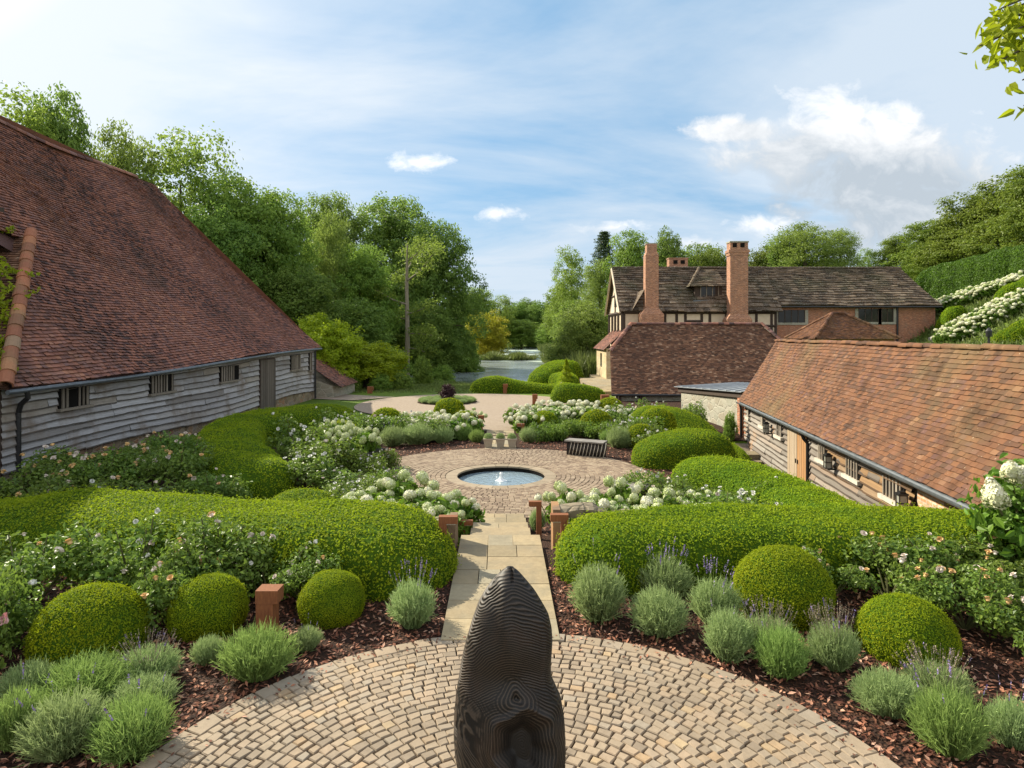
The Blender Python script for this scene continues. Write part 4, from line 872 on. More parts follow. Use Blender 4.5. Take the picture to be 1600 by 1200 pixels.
hedge('hedge', 'billowing bright green hedge behind the pale roses, left of the path by the sculpture', [(-10.5, 10.2, 1.0, .74), (-8, 9.6, 1.0, .74), (-5.8, 9.1, .95, .73), (-3.6, 8.75, .95, .71), (-2.3, 8.5, .98, .76), (-1.4, 8.3, .92, .72), (-.74, 8.2, .78, .62)], dens=3000, seed=1, ends=(0, 1))
hedge('hedge', 'long rounded hedge running right from the path behind the lavender and big box ball', [(.60, 8.15, .6, .62), (1.2, 8.3, .75, .66), (2.0, 8.5, .8, .68), (3.4, 8.65, .85, .67), (5.2, 8.6, .85, .65), (7.2, 8.4, .9, .62), (10, 8.2, .9, .62)], dens=3000, seed=2, ends=(1, 0))
hedge('hedge', 'dark curling hedge below the left barn wall, sweeping round the white roses', [(-5.5, 14.4, .75, .75), (-6.6, 15.8, .95, .85), (-8.0, 18.0, 1.0, .95), (-8.9, 20.8, 1.0, 1.0), (-8.6, 23.6, 1.2, 1.1), (-7.4, 25.3, 1.3, 1.15), (-5.9, 25.6, 1.2, .9)], dens=1300, L=.048, seed=3)
hedge('hedge', 'small low hedge end peeping over the front left hedge', [(-4.9, 13.0, .5, .55), (-4.2, 12.8, .6, .58), (-3.4, 12.6, .5, .4)], dens=1700, L=.042, seed=4)
hedge('hedge', 'S-shaped clipped hedge at the shed corner, right of the carved log bench', [(3.55, 18.1, .6, .58), (4.2, 18.45, .75, .76), (4.9, 18.7, .9, .84), (6.1, 19.6, 1.0, .92), (6.95, 21.4, .95, .98), (6.9, 23.4, .9, 1.05), (5.9, 25.0, .9, 1.12), (4.6, 25.6, .8, 1.0)], dens=1500, L=.044, seed=5)
hedge('hedge', 'broad sloping green hedge mound beside the shed door passage', [(3.75, 15.1, .55, .62), (4.5, 15.0, .8, .85), (5.2, 14.0, .85, .86), (5.45, 12.4, .8, .80), (5.55, 10.9, .7, .66), (5.6, 9.95, .6, .5)], dens=1900, L=.042, seed=6)
hedge('hedge', 'low domed hedge at the far edge of the turning circle, left of the pond hedges', [(-2.9, 44.4, .9, .8), (-1.2, 44.6, 1.15, 1.05), (.6, 44.4, .9, .75), (2.4, 43.8, .8, .55), (4.2, 43.4, .8, .7)], dens=420, L=.085, seed=7)
hedge('hedge', 'big swelling hedge mound between the pond and the stone terrace', [(1.9, 53, .9, .8), (3.2, 55.5, 1.4, 1.7), (5.0, 58, 1.8, 2.15), (6.5, 58.5, 1.1, 1.4)], dens=330, L=.10, seed=8)
hedge('hedge', 'low hedge linking the pond mound down to the round dark hedge', [(4.4, 46.3, .6, .9), (4.2, 48, .7, 1.1), (4.2, 50.5, .7, 1.2), (3.6, 53, .8, 1.1)], dens=380, L=.09, seed=9)
hedge('hedge', 'dark rounded hedge beside the tall rusty post, in front of the stone terrace', [(2.3, 37.6, .7, .85), (3.2, 37.8, .95, 1.1), (4.4, 38.0, .9, .95), (5.6, 38.2, .6, .6)], dens=600, L=.075, seed=10)

# ================================================================ box balls
def ball_proto(seed, n=9500, L=.026, m=None):
    root = thing('box_ball', '', 'box ball'); th = np.arccos(np.linspace(.999, -.72, 26)); an = np.arange(44) / 44 * 2 * math.pi
    V = np.stack([np.sin(th)[:, None] * np.cos(an), np.sin(th)[:, None] * np.sin(an), np.repeat(np.cos(th)[:, None], 44, 1)], -1)
    V = V * (1 + .035 * wob(V, 2.7, seed) + .018 * wob(V, 7.3, seed + 2))[..., None] * [1, 1, .93]; i = np.arange(25)[:, None] * 44; j = np.arange(44)[None]; Q = np.stack([i + j, i + (j + 1) % 44, i + 44 + (j + 1) % 44, i + 44 + j], -1).reshape(-1, 4)
    V = V.reshape(-1, 3); MB().add(V * .985, Q).build('twigs', M_hedge_in, root, True)
    P, Nn = sample(V, Q, n / 11.0); Nn = P / np.linalg.norm(P, axis=1)[:, None]
    ti = np.clip(.45 + .24 * wob(P, 2.6, seed) + .14 * wob(P, 8, seed + 1) + rng.uniform(-.42, .42, len(P)), 0, 1); leaves(MB(), P + Nn * np.where(rng.random(len(P)) < .05, rng.uniform(.02, .075, len(P)), rng.uniform(-.035, .03, len(P)))[:, None], Nn, L * 2, L * 1.25, .6, ti).build('foliage', m or M_ball, root)
    return root
BB = [ball_proto(1, 26000, .021), ball_proto(2, 26000, .022)]
g_near = 'clipped box balls on the near terrace'
for k, (x, y, r, zc, l) in enumerate([(-4.12, 6.25, .49, .17, 'largest box ball on the left, above the drift of lavender'), (-3.2, 6.75, .385, .19, 'middle-sized box ball just left of the rusty path light'), (-1.97, 7.0, .345, .18, 'yellowish box ball between the rusty path light and the path'), (2.99, 7.05, .50, .28, 'large box ball against the right-hand hedge'), (3.85, 6.25, .425, .13, 'box ball among apricot roses at the right, nearest the picture corner')]):
    place(BB[k % 2], (x, y, zc), rng.uniform(0, 6), r, l, g_near)
MINI = ball_proto(5, 3600, .055)
def gpt(px, py, z):
    d = 1000 * (CAMZ - z) / (py - HOR); return ((px - CX) * d / F, d)
for px, py, d, r, l in [(851, 661, 25.6, .52, 'small low box dome in the hydrangea bank nearest the right of the path'), (932, 664, 24.6, .62, 'box dome just behind the carved log bench'), (953, 643, 28.5, .66, 'box dome behind the white hydrangea bank near the barn with brown tiles'), (1027, 664, 23.2, .66, 'box dome among white roses inside the S-shaped hedge'), (1002, 684, 21.4, .5, 'little box dome at the tip of the S-shaped hedge'),
                        (604, 660, 25.2, .62, 'box dome in front of the dark curling hedge end'), (533, 686, 20.6, .62, 'shaded box dome among roses inside the curling hedge'), (702, 645, 28.6, .7, 'box dome by the turning circle, left of the path'), (724, 660, 26.0, .48, 'box dome half hidden by hydrangeas next to the left rusty post')]:
    p = W(px, py, d); place(MINI, (p.x, d, p.z), rng.uniform(0, 6), r, l, 'box domes round the fountain garden')

# ================================================================ lavender
def lav_proto(seed, mat, flower=30, dry=0, n=1500):
    root = thing('lavender', '', 'lavender'); a = rng.uniform(0, 2 * math.pi, n); rr = np.sqrt(rng.random(n)); tilt = rr * .88 + rng.normal(0, .1, n)
    P = np.stack([np.cos(a) * rr * .45, np.sin(a) * rr * .45, np.zeros(n)], -1); D = np.stack([np.cos(a) * np.sin(tilt), np.sin(a) * np.sin(tilt), np.cos(tilt)], -1) + rng.normal(0, .12, (n, 3))
    Ln = rng.uniform(.62, 1.02, n) * (1 - .12 * rr)
    mb = blades(MB(), P, D, Ln, .026, .08); m = n * 3; k = rng.integers(0, n, m); u = rng.uniform(.45, 1, m)
    Dn = D / np.linalg.norm(D, axis=1)[:, None]; Pl = P[k] + Dn[k] * (Ln[k] * u)[:, None] + (Dn[k] * [1, 1, 0] + [0, 0, -.35]) * (Ln[k] * .08 * u * u)[:, None]
    blades(mb, Pl, Dn[k] + rng.normal(0, .55, (m, 3)), rng.uniform(.09, .2, m), .022, .1, seg=1)
    mb.build('foliage', mat, root)
    def spikes(num, mname, mm, tipm, hgt, wd):
        a = rng.uniform(0, 2 * math.pi, num); rr = np.sqrt(rng.random(num)); t = rr * .75
        P = np.stack([np.cos(a) * rr * .5, np.sin(a) * rr * .5, np.full(num, .45)], -1); D = np.stack([np.cos(a) * np.sin(t), np.sin(a) * np.sin(t), np.cos(t)], -1); l = rng.uniform(.75, 1.05, num) * hgt
        s = blades(MB(), P, D, l, .012, .05, seg=1); st = s.build(mname, mm, root)
        tip = MB(); q = P + D * l[:, None] + (D * [1, 1, 0] + [0, 0, -.35]) * (l * .05)[:, None]
        for off in (-.10, -.05, 0, .05): leaves(tip, q + D * off, rng.normal(size=(num, 3)), .075 * wd, .05 * wd, 1)
        tip.build('blossoms', tipm, st)
    if flower: spikes(flower, 'flower_spikes', M_lavg, M_purple, .85, 1)
    if dry: spikes(dry, 'dry_spikes', M_stalk, M_stalk, .85, .8)
    return root
LV = {'grey': [lav_proto(1, M_lav, 0), lav_proto(2, M_lav, 6)], 'green': [lav_proto(3, M_lavg, 0), lav_proto(4, M_lavg, 7)], 'dry': [lav_proto(5, M_lav, 8, 90)], 'tall': [lav_proto(6, M_lav, 26)]}
cnt = {}
def lavender(kind, px, py, wpx, hpx, label, z=0, group=None):
    x, d = gpt(px, py - 8, z); k = cnt.get(kind, 0); cnt[kind] = k + 1; p = LV[kind][k % len(LV[kind])]
    r = wpx * d / F / 2; h = hpx * d / F
    o = place(p, (x, d + r * .3, h1(x, d) + .0), rng.uniform(0, 6), (r / 1.12 * rng.uniform(.9, 1.12), r / 1.12 * rng.uniform(.9, 1.12), h), label, group); o.rotation_euler.x = rng.uniform(-.14, .14); o.rotation_euler.y = rng.uniform(-.14, .14)
gl, gr, gc = 'lavender along the left of the paved circle', 'lavender along the right of the paved circle', 'lavender round the fountain garden'
for a in [('green', 392, 1074, 118, 84, 'fresh green lavender mound at the foot of the rusty path light', 0, gl), ('grey', 321, 1048, 50, 46, 'small grey lavender tuft left of the fresh green mound', 0, gl), ('grey', 476, 1028, 54, 40, 'tiny low lavender tuft between the rusty light and the yellowish box ball', 0, gl), ('tall', 643, 990, 82, 78, 'lavender clump nearest the path on the left, with a few mauve spikes', 0, gl),
          ('green', 198, 1195, 135, 90, 'big grey lavender mound at the bottom left, closest to the paving edge', 0, gl), ('green', 110, 1115, 150, 66, 'soft green lavender below the largest box ball', 0, gl), ('dry', 222, 1078, 95, 56, 'lavender gone over to brown stalks between two box balls', 0, gl), ('grey', 215, 1122, 110, 52, 'silvery lavender with mauve flowers below the brown stalks', 0, gl), ('grey', 88, 1195, 125, 100, 'loose straggling lavender at the bottom left, beside the big grey mound', 0, gl), ('green', 15, 1180, 90, 100, 'dark green lavender cut by the lower left edge of the picture', 0, gl), ('grey', 30, 1112, 90, 66, 'lavender under the pink and white roses at the left edge', 0, gl),
          ('grey', 937, 978, 90, 92, 'lavender clump nearest the path on the right', 0, gr), ('tall', 1040, 945, 80, 70, 'lavender with mauve spikes tucked against the right-hand hedge', 0, gr), ('grey', 1034, 1002, 92, 78, 'rounded lavender in front of the spiky one by the right-hand hedge', 0, gr), ('tall', 1117, 985, 78, 78, 'lavender just left of the large right-hand box ball', 0, gr), ('grey', 1140, 1043, 84, 85, 'lavender at the paving edge below the large box ball', 0, gr), ('dry', 1205, 1034, 95, 62, 'lavender with faded stalks right under the large box ball', 0, gr), ('green', 1228, 1068, 95, 82, 'tallest lavender at the paving edge on the right', 0, gr), ('dry', 1312, 1058, 78, 78, 'grey lavender with short faded spikes between the two right-hand box balls', 0, gr), ('grey', 1398, 1132, 108, 72, 'lavender below the nearest right-hand box ball', 0, gr), ('dry', 1478, 1116, 110, 66, 'lavender with brown dry stalks at the lower right', 0, gr), ('green', 1500, 1195, 120, 105, 'lavender at the bottom edge of the picture, lower right', 0, gr), ('grey', 1592, 1180, 80, 80, 'lavender cut by the right edge of the picture', 0, gr)]: lavender(*a)
for px, py, w, h, l in [(745, 699, 26, 22, 'left of the three pots'), (652, 703, 60, 36, 'behind the fountain circle, left of the far path steps'), (612, 706, 46, 34, 'behind the fountain, furthest left by the shaded bench'), (690, 700, 40, 30, 'between the pots and the left bank of hydrangeas'), (722, 694, 30, 30, 'at the foot of the left rusty post by the far steps'), (826, 699, 34, 26, 'at the foot of the right rusty post by the far steps'), (850, 697, 28, 24, 'between the pots and the carved log bench'), (872, 694, 28, 22, 'at the left end of the carved log bench'), (968, 708, 42, 36, 'grey clump at the right end of the carved log bench'), (950, 700, 26, 22, 'hidden just behind the carved log bench end'), (838, 812, 26, 40, 'at the top of the bed right of the steps'), (726, 806, 26, 40, 'at the top of the bed left of the steps')]:
    lavender('grey' if rng.random() < .6 else 'green', px, py, w, h, 'lavender ' + l if 'grey' not in l else l.replace('grey clump', 'grey lavender clump'), -.66 if py < 750 else -.3, gc)

# ================================================================ roses
def blob_leaves(n, seed, blobs, shell=.55):
    """points and normals of foliage spread through a set of ellipsoids"""
    w = np.array([b[3] * b[4] + b[3] * b[5] for b in blobs]); w = w / w.sum(); k = rng.choice(len(blobs), n, p=w); B = np.array(blobs)[k]
    D = rng.normal(size=(n, 3)); D /= np.linalg.norm(D, axis=1)[:, None]; r = shell + (1 - shell) * rng.random(n) ** .6
    r *= 1 + np.clip(.10 * rng.normal(size=n), -.2, .16)
    return B[:, :3] + D * B[:, 3:] * r[:, None], D / B[:, 3:] * B[:, 3:].mean(1)[:, None]
def bloom_mesh(kind, m):
    mb = MB()
    if kind == 'rose':
        for ring, (n, r, el) in enumerate(((7, .85, .35), (6, .6, .8), (5, .34, 1.25))):
            a = np.arange(n) / n * 6.283 + ring * .5 + rng.normal(0, .12, n); D = np.stack([np.cos(a) * math.cos(el), np.sin(a) * math.cos(el), np.full(n, math.sin(el))], -1); c = D * r * .6 + [0, 0, .1 + .12 * ring]
            T = np.stack([-np.sin(a), np.cos(a), 0 * a], -1); Uv = D; w = r * .8
            V = np.stack([c - Uv * .35 * r - T * w * .25, c - Uv * .35 * r + T * w * .25, c + Uv * .45 * r + T * w * .6 + [0, 0, .1], c + Uv * .45 * r - T * w * .6 + [0, 0, .1]], 1); mb.add(V.reshape(-1, 3), np.arange(4 * n).reshape(-1, 4), rng.random(n))
        mb.lathe([(.02, -.25), (.35, -.15), (.45, .1), (.3, .45), (.02, .55)], 0, 0, 8, .3)
    else:
        n = 190 if kind == 'mophead' else 260; i = np.arange(n) + .5; ph = np.arccos(1 - 1.75 * i / n); a = math.pi * (1 + 5 ** .5) * i
        D = np.stack([np.cos(a) * np.sin(ph), np.sin(a) * np.sin(ph), np.cos(ph)], -1)
        S = np.array([1, 1, .84]) if kind == 'mophead' else np.array([.72, .72, 1.35]); P = D * S
        if kind == 'cone': P[:, :2] *= (1.1 - .38 * P[:, 2:3])
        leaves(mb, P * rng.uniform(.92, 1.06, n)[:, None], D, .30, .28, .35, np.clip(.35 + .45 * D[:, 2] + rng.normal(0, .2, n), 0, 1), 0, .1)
        core = MB().lathe([(.02, -.72 * S[2]), (.6 * S[0], -.55 * S[2]), (.88 * S[0] , 0), (.6 * S[0], .6 * S[2]), (.02, .86 * S[2])], 0, 0, 12, .3); mb.v += core.v; off = mb.n
        for k in core.f: mb.f.setdefault(k, []).extend(f + off for f in core.f[k]); mb.t.setdefault(k, []).extend(core.t[k])
        mb.n += core.n
    me = mb.mesh('bloom'); me.materials.append(m); return me
ROSE = {k: bloom_mesh('rose', m) for k, m in (('pale', M_bloom), ('apricot', M_apricot), ('pink', M_pink), ('white', M_white))}
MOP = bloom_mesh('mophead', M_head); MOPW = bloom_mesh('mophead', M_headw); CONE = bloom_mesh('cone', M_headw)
def rose_proto(seed, n=1700, colours=('pale',), nb=9, L=.085, mat=None, size=.052):
    root = thing('rose_bush', '', 'rose bush'); blobs = [(rng.uniform(-.55, .55), rng.uniform(-.55, .55), rng.uniform(.3, .85), *rng.uniform(.22, .4, 2), rng.uniform(.18, .34)) for _ in range(13)]
    P, Nn = blob_leaves(n, seed, blobs, .35); P[:, 2] = np.abs(P[:, 2]); mb = leaves(MB(), P, Nn + [0, 0, .8], L, L * .62, .7); mb.build('foliage', mat or M_rose, root)
    mb = MB()
    for b in blobs: mb.tube([(0, 0, 0), (b[0] * .5, b[1] * .5, b[2] * .6), (b[0], b[1], b[2] + b[5] * .9)], [.02, .015, .008], 5)
    mb.build('stems', M_stem, root)
    for k in range(nb):
        b = blobs[k % len(blobs)]; a = rng.uniform(0, 6.28); o = obj('rose_bloom', ROSE[colours[k % len(colours)]], root, (b[0] + math.cos(a) * b[3] * .6, b[1] + math.sin(a) * b[3] * .6 - .06, b[2] + b[5] * rng.uniform(.75, 1.15)))
        s = size * rng.uniform(.7, 1.25); o.scale = (s, s * rng.uniform(.8, 1.1), s * rng.uniform(1.1, 1.5)); o.rotation_euler = (rng.uniform(-.3, 1.3), rng.uniform(-.9, .9), rng.uniform(0, 6))
    return root
RB = {'pale': [rose_proto(1, 2300, ('pale', 'apricot', 'pale'), 8, size=.056), rose_proto(2, 2300, ('pale', 'white'), 8, size=.056)], 'apricot': [rose_proto(3, 2300, ('apricot', 'pale', 'apricot'), 13, size=.058), rose_proto(4, 2300, ('apricot', 'pale'), 12, size=.058)], 'pink': [rose_proto(5, 2000, ('pink', 'pink', 'white'), 9, size=.07)], 'white': [rose_proto(6, 1700, ('white',), 18, .10, size=.05), rose_proto(7, 1700, ('white', 'white', 'pale'), 16, .10, size=.05)]}
def rose(kind, x, y, r, h, label, group=None, dz=0):
    k = cnt.get(kind, 0); cnt[kind] = k + 1; p = RB[kind][k % len(RB[kind])]
    h = h * (.76 if y < 8 and x > 0 else 1); place(p, (x, y, h1(x, y) + dz), rng.uniform(0, 6), (r / .8, r / .8, h / 1.1), label, group)
g1, g2, g3, g4 = 'roses in the near left bed', 'roses in the near right bed', 'roses in the fountain garden', 'roses under the left barn wall'
for a in [('pale', -5.3, 7.0, .75, .85, 'pale rose bush behind the largest box ball, towards the left edge', g1), ('pale', -4.35, 7.45, .7, .95, 'tall pale rose bush in front of the left hedge, above the largest box ball', g1), ('pale', -3.55, 7.6, .7, .9, 'rose bush with cream flowers against the middle of the left hedge', g1), ('pale', -2.85, 7.5, .55, .75, 'glossy rose bush behind the middle-sized box ball', g1), ('pale', -2.35, 7.35, .42, .6, 'small rose bush right behind the rusty path light', g1), ('apricot', -3.75, 6.95, .5, .75, 'rose bush between the largest and middle-sized box balls with apricot buds', g1), ('pink', -4.75, 5.85, .45, 1.0, 'rose bush with pink and white blooms at the left edge', g1), ('pale', -5.2, 6.2, .6, .8, 'dim rose bush at the left edge behind the pink one', g1),
          ('apricot', 3.65, 7.4, .5, .8, 'apricot rose bush just right of the large box ball', g2), ('apricot', 4.35, 7.4, .6, .9, 'apricot rose bush against the right-hand hedge, above the nearer box ball', g2), ('apricot', 5.1, 7.35, .65, .95, 'tall apricot rose bush in front of the hedge towards the right edge', g2), ('apricot', 4.75, 6.7, .55, .9, 'apricot rose bush right of the nearer box ball', g2), ('apricot', 5.55, 6.8, .6, 1.0, 'yellow rose bush at the right edge in front of the hedge', g2), ('apricot', 5.0, 6.0, .5, .8, 'leggy apricot rose bush at the right edge, lowest of the bed', g2), ('apricot', 5.9, 7.6, .6, .9, 'rose bush in the far right corner below the hydrangea', g2)]: rose(*a)
for a in [(-10.9, 15.6, 1.0, 1.0, 'rose bush beside the black downpipe of the left barn'), (-9.9, 16.0, 1.0, 1.0, 'dark rose bush under the first barn window'), (-9.3, 17.6, 1.0, 1.1, 'dark rose bush below the barn boards, between window and hedge'), (-8.3, 16.0, .95, 1.2, 'rose bush with peach flowers left of the curling hedge'), (-7.6, 14.6, .9, 1.2, 'rose bush with pale flowers behind the front left hedge'), (-9.2, 14.4, .9, 1.2, 'rose bush with buff flowers behind the shaded end of the front hedge'), (-7.3, 12.7, .9, 1.0, 'low rose bush close behind the front left hedge, below the curling hedge'), (-8.7, 12.7, .9, 1.05, 'rose bush close behind the shaded part of the front left hedge'), (-10.3, 13.3, 1.0, 1.1, 'rose bush closest to the black downpipe, behind the front hedge'), (-6.2, 13.3, .8, .9, 'rose bush at the tip of the dark curling hedge')]:
    rose('apricot' if a[0] < -8 else 'pale', *a, g4)
for a in [(-6.0, 18.3, 1.0, 1.35, 'tall white rose bush at the left of the shaded bed inside the curling hedge'), (-4.9, 17.0, 1.0, 1.1, 'white rose bush in the shaded bed left of the bench'), (-5.2, 15.5, .9, 1.0, 'dark rose bush at the bottom of the shaded bed'), (-4.0, 15.2, .8, .62, 'yellow-leaved rose bush in front of the shaded bench'), (-3.6, 16.6, .5, .72, 'white rose standing in front of the shaded bench'), (-3.35, 17.6, .4, .68, 'white rose right of the shaded bench'), (-5.7, 21.6, .9, 1.2, 'white rose bush in front of the tall part of the curling hedge'), (-5.0, 22.7, .9, 1.0, 'rose bush left of the box dome near the curling hedge end'), (-4.1, 23.3, .85, 1.05, 'white rose bush on the left bank behind the fountain'), (-3.1, 22.6, .8, .95, 'white rose bush in the middle of the left bank behind the fountain'),
          (3.9, 21.8, .7, 1.0, 'white rose bush behind the right end of the log bench'), (4.6, 22.4, .8, 1.0, 'white rose bush in the hollow of the S-shaped hedge'), (4.5, 20.6, .6, .8, 'white rose bush beside the S-shaped hedge tip'), (4.9, 26.6, .9, 1.1, 'white rose bush beyond the S-shaped hedge, under the barn with brown tiles'), (6.2, 27.2, .9, 1.2, 'white rose bush against the grey stone link wall'), (7.3, 26.2, .8, 1.3, 'white rose bush near the brick corner of the shed'), (3.6, 26.2, .9, 1.1, 'white rose bush between two far box domes'),
          (3.5, 13.3, .85, .85, 'white rose bush on the flank of the broad hedge mound'), (4.4, 12.7, .85, .85, 'pinkish white rose bush low on the broad hedge mound'), (3.1, 14.3, .6, .8, 'white rose bush by the dark plank bench'), (4.6, 11.3, .7, .75, 'white rose bush at the right end of the stone wall coping'), (3.8, 11.6, .8, .8, 'white rose bush behind the stone wall, right of the mophead hydrangeas')]:
    rose('white', *a, g3)

for a in [(-3.6, 14.2, .8, .68, 'leafy rose bush with a few white flowers below the shaded bench'), (-2.9, 15.0, .55, .7, 'small white rose bush at the left rim of the fountain circle'), (-3.3, 13.4, .6, .7, 'rose bush between the left mophead hydrangeas and the curling hedge')]: rose('white', *a, g3)
PER = thing('perennial', '', 'perennial'); bl_ = [(rng.uniform(-.5, .5), rng.uniform(-.5, .5), rng.uniform(.25, .6), .3, .3, .25) for _ in range(12)]; P_, N_ = blob_leaves(1500, 3, bl_, .4); P_[:, 2] = np.abs(P_[:, 2]); leaves(MB(), P_, N_ + [0, 0, .6], .13, .06, .7).build('foliage', M_rose, PER); mb_ = MB()
for b in bl_: mb_.tube([(b[0] * .3, b[1] * .3, 0), (b[0], b[1], b[2])], [.02, .01], 4)
mb_.build('stems', M_stem, PER)
for i, (px, py) in enumerate([(845, 690), (862, 688), (880, 682), (900, 680), (915, 676), (938, 684), (955, 688), (972, 692), (985, 688), (900, 672), (870, 672), (1000, 676), (985, 668)]):
    x, d = gpt(px, py, -.7); place(PER, (x, d, h1(x, d)), rng.uniform(0, 6), (.72, .72, .85), 'green leafy perennial filling the bed between the carved log bench and the white hydrangeas', 'perennials behind the log bench')
for i, (px, py) in enumerate([(560, 690), (590, 688), (615, 684), (640, 686), (665, 682), (688, 684), (708, 680), (728, 682), (640, 672), (670, 670), (700, 668)]):
    x, d = gpt(px, py, -.7); place(PER, (x, d, h1(x, d)), rng.uniform(0, 6), (.75, .75, .85), 'green leafy perennial filling the bank behind the fountain, left of the three pots', 'perennials left of the pots')
# ================================================================ hydrangeas
def hyd_proto(seed, heads, size, nl=1100, L=.16, nh=14, mat=None):
    root = thing('hydrangea', '', 'hydrangea'); blobs = [(rng.uniform(-.45, .45), rng.uniform(-.45, .45), rng.uniform(.3, .62), *rng.uniform(.3, .45, 2), rng.uniform(.25, .36)) for _ in range(9)]
    P, Nn = blob_leaves(nl, seed, blobs, .5); P[:, 2] = np.abs(P[:, 2]); leaves(MB(), P, Nn + [0, 0, .6], L, L * .7, .55, None, .25, .15, True).build('foliage', mat or M_hyd, root)
    pts = []
    for k in range(nh * 40):
        a = rng.uniform(0, 6.28); rr = math.sqrt(rng.random()) * .85; q = np.array([math.cos(a) * rr, math.sin(a) * rr, .98 - .5 * rr ** 2 + rng.uniform(-.10, .12)])
        if all(np.linalg.norm(q - p) > size * 1.75 for p in pts): pts.append(q)
        if len(pts) >= nh: break
    mb = MB()
    for q in pts:
        o = obj('flower_head', heads[rng.integers(len(heads))], root, tuple(q)); s = size * rng.uniform(.78, 1.15); o.scale = (s, s, s); o.rotation_euler = (rng.uniform(-.3, .5), rng.uniform(-.6, .6), rng.uniform(0, 6)); mb.tube([(q[0] * .3, q[1] * .3, 0), tuple(q * .97)], [.02, .012], 4)
    mb.build('stems', M_stem, root)
    return root
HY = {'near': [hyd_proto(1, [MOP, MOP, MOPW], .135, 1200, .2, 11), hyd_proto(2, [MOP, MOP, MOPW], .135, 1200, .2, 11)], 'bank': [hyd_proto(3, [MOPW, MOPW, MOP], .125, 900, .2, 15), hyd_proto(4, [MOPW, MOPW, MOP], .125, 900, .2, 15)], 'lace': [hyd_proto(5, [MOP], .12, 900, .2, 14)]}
def hydr(kind, x, y, r, h, label, group=None):
    k = cnt.get('h' + kind, 0); cnt['h' + kind] = k + 1; p = HY[kind][k % len(HY[kind])]; place(p, (x, y, h1(x, y)), rng.uniform(0, 6), (r / .8, r / .8, h), label, group)
gs, gb, gbl = 'mophead hydrangeas at the steps', 'white hydrangeas massed right of the far path', 'hydrangeas on the bank left of the far path'
for a in [(-2.75, 12.0, .65, .72, 'mophead hydrangea furthest left beyond the front left hedge'), (-2.1, 12.7, .65, .92, 'tall lime-white mophead hydrangea left of the fountain view'), (-1.55, 11.6, .62, .75, 'mophead hydrangea behind the left stone coping'), (-1.05, 11.9, .5, .68, 'mophead hydrangea leaning over the left side of the steps'), (-1.2, 10.7, .45, .6, 'mophead hydrangea nearest the left gate post'),
          (.95, 11.6, .48, .85, 'mophead hydrangea leaning over the right side of the steps'), (1.55, 11.3, .55, .72, 'mophead hydrangea behind the right stone coping'), (2.1, 12.3, .55, .9, 'mophead hydrangea with a tall head in front of the fountain circle'), (2.2, 11.0, .6, .62, 'low mophead hydrangea with two big heads above the right coping'), (2.75, 12.0, .6, .72, 'mophead hydrangea in front of the dark plank bench'), (3.35, 10.9, .6, .6, 'mophead hydrangea at the right of the group, next to white roses'), (1.0, 10.4, .32, .55, 'small mophead hydrangea at the foot of the right gate post')]: hydr('near', *a, gs)
for i, (px, d) in enumerate([(815, 27), (832, 27.2), (850, 28.4), (850, 26.6), (868, 28.6), (872, 27.2), (888, 28.6), (892, 27.4), (908, 28.6), (910, 27.2), (926, 28.2), (826, 25.4), (962, 26.4), (985, 26.6)]):
    x = (px - 800) * d / F; hydr('bank', x, d, .72, .95, 'white hydrangea in the bank beyond the fountain, between the far path and the brown-tiled barn', gb)
for i, (px, d) in enumerate([(618, 25.6), (640, 25.2), (655, 26.2), (668, 24.8), (686, 25.6), (700, 24.6), (716, 25.2), (690, 23.4), (660, 23.2), (732, 26.6), (722, 23.6)]):
    x = (px - 800) * d / F; hydr('bank' if i % 3 else 'lace', x, d, .68, .86, 'cream hydrangea in the bank behind the fountain, between the dark hedge and far path', gbl)
for x, y, l in [(-4.8, 18.9, 'pale green hydrangea in the shaded bed under the curling hedge'), (-4.2, 18.2, 'pale green hydrangea at the back of the shaded bench'), (-5.4, 19.8, 'pale green hydrangea at the top of the shaded bed'), (3.7, 12.3, 'greenish hydrangea among the white roses on the hedge flank')]: hydr('lace', x, y, .6, 1.1 if x < 0 else .72, l, 'pale hydrangeas in mixed beds')
def cone_hyd():
    root = thing('hydrangea', 'hydrangea with big creamy cone flowers rising over the hedge at the right edge', 'hydrangea', (6.15, 7.75, 0)); c = np.array([.15, 0, 0])
    blobs = [(-.1, 0, .9, .45, .5, .55), (.25, .1, 1.15, .5, .5, .5), (-.15, .05, .6, .4, .4, .5)]; P, Nn = blob_leaves(1100, 9, blobs, .4); leaves(MB(), P, Nn + [0, 0, .5], .14, .085, .6, None, .3, .12, True).build('foliage', M_hyd, root)
    mb = MB()
    for x, z, s in ((-.50, 1.22, .15), (-.30, 1.50, .12), (-.14, 1.43, .15), (.1, 1.1, .12), (.3, 1.5, .13), (.5, 1.1, .13)):
        o = obj('flower_head', CONE, root, (x, -.25, z)); o.scale = (s, s, s); o.rotation_euler = (rng.uniform(.4, .9), rng.uniform(-.9, .3), rng.uniform(0, 6)); mb.tube([(.1, 0, 0), (.05 + x * .5, -.1, z * .6), (x, -.24, z)], [.02, .015, .01], 5)
    mb.build('stems', M_stem, root)
cone_hyd()
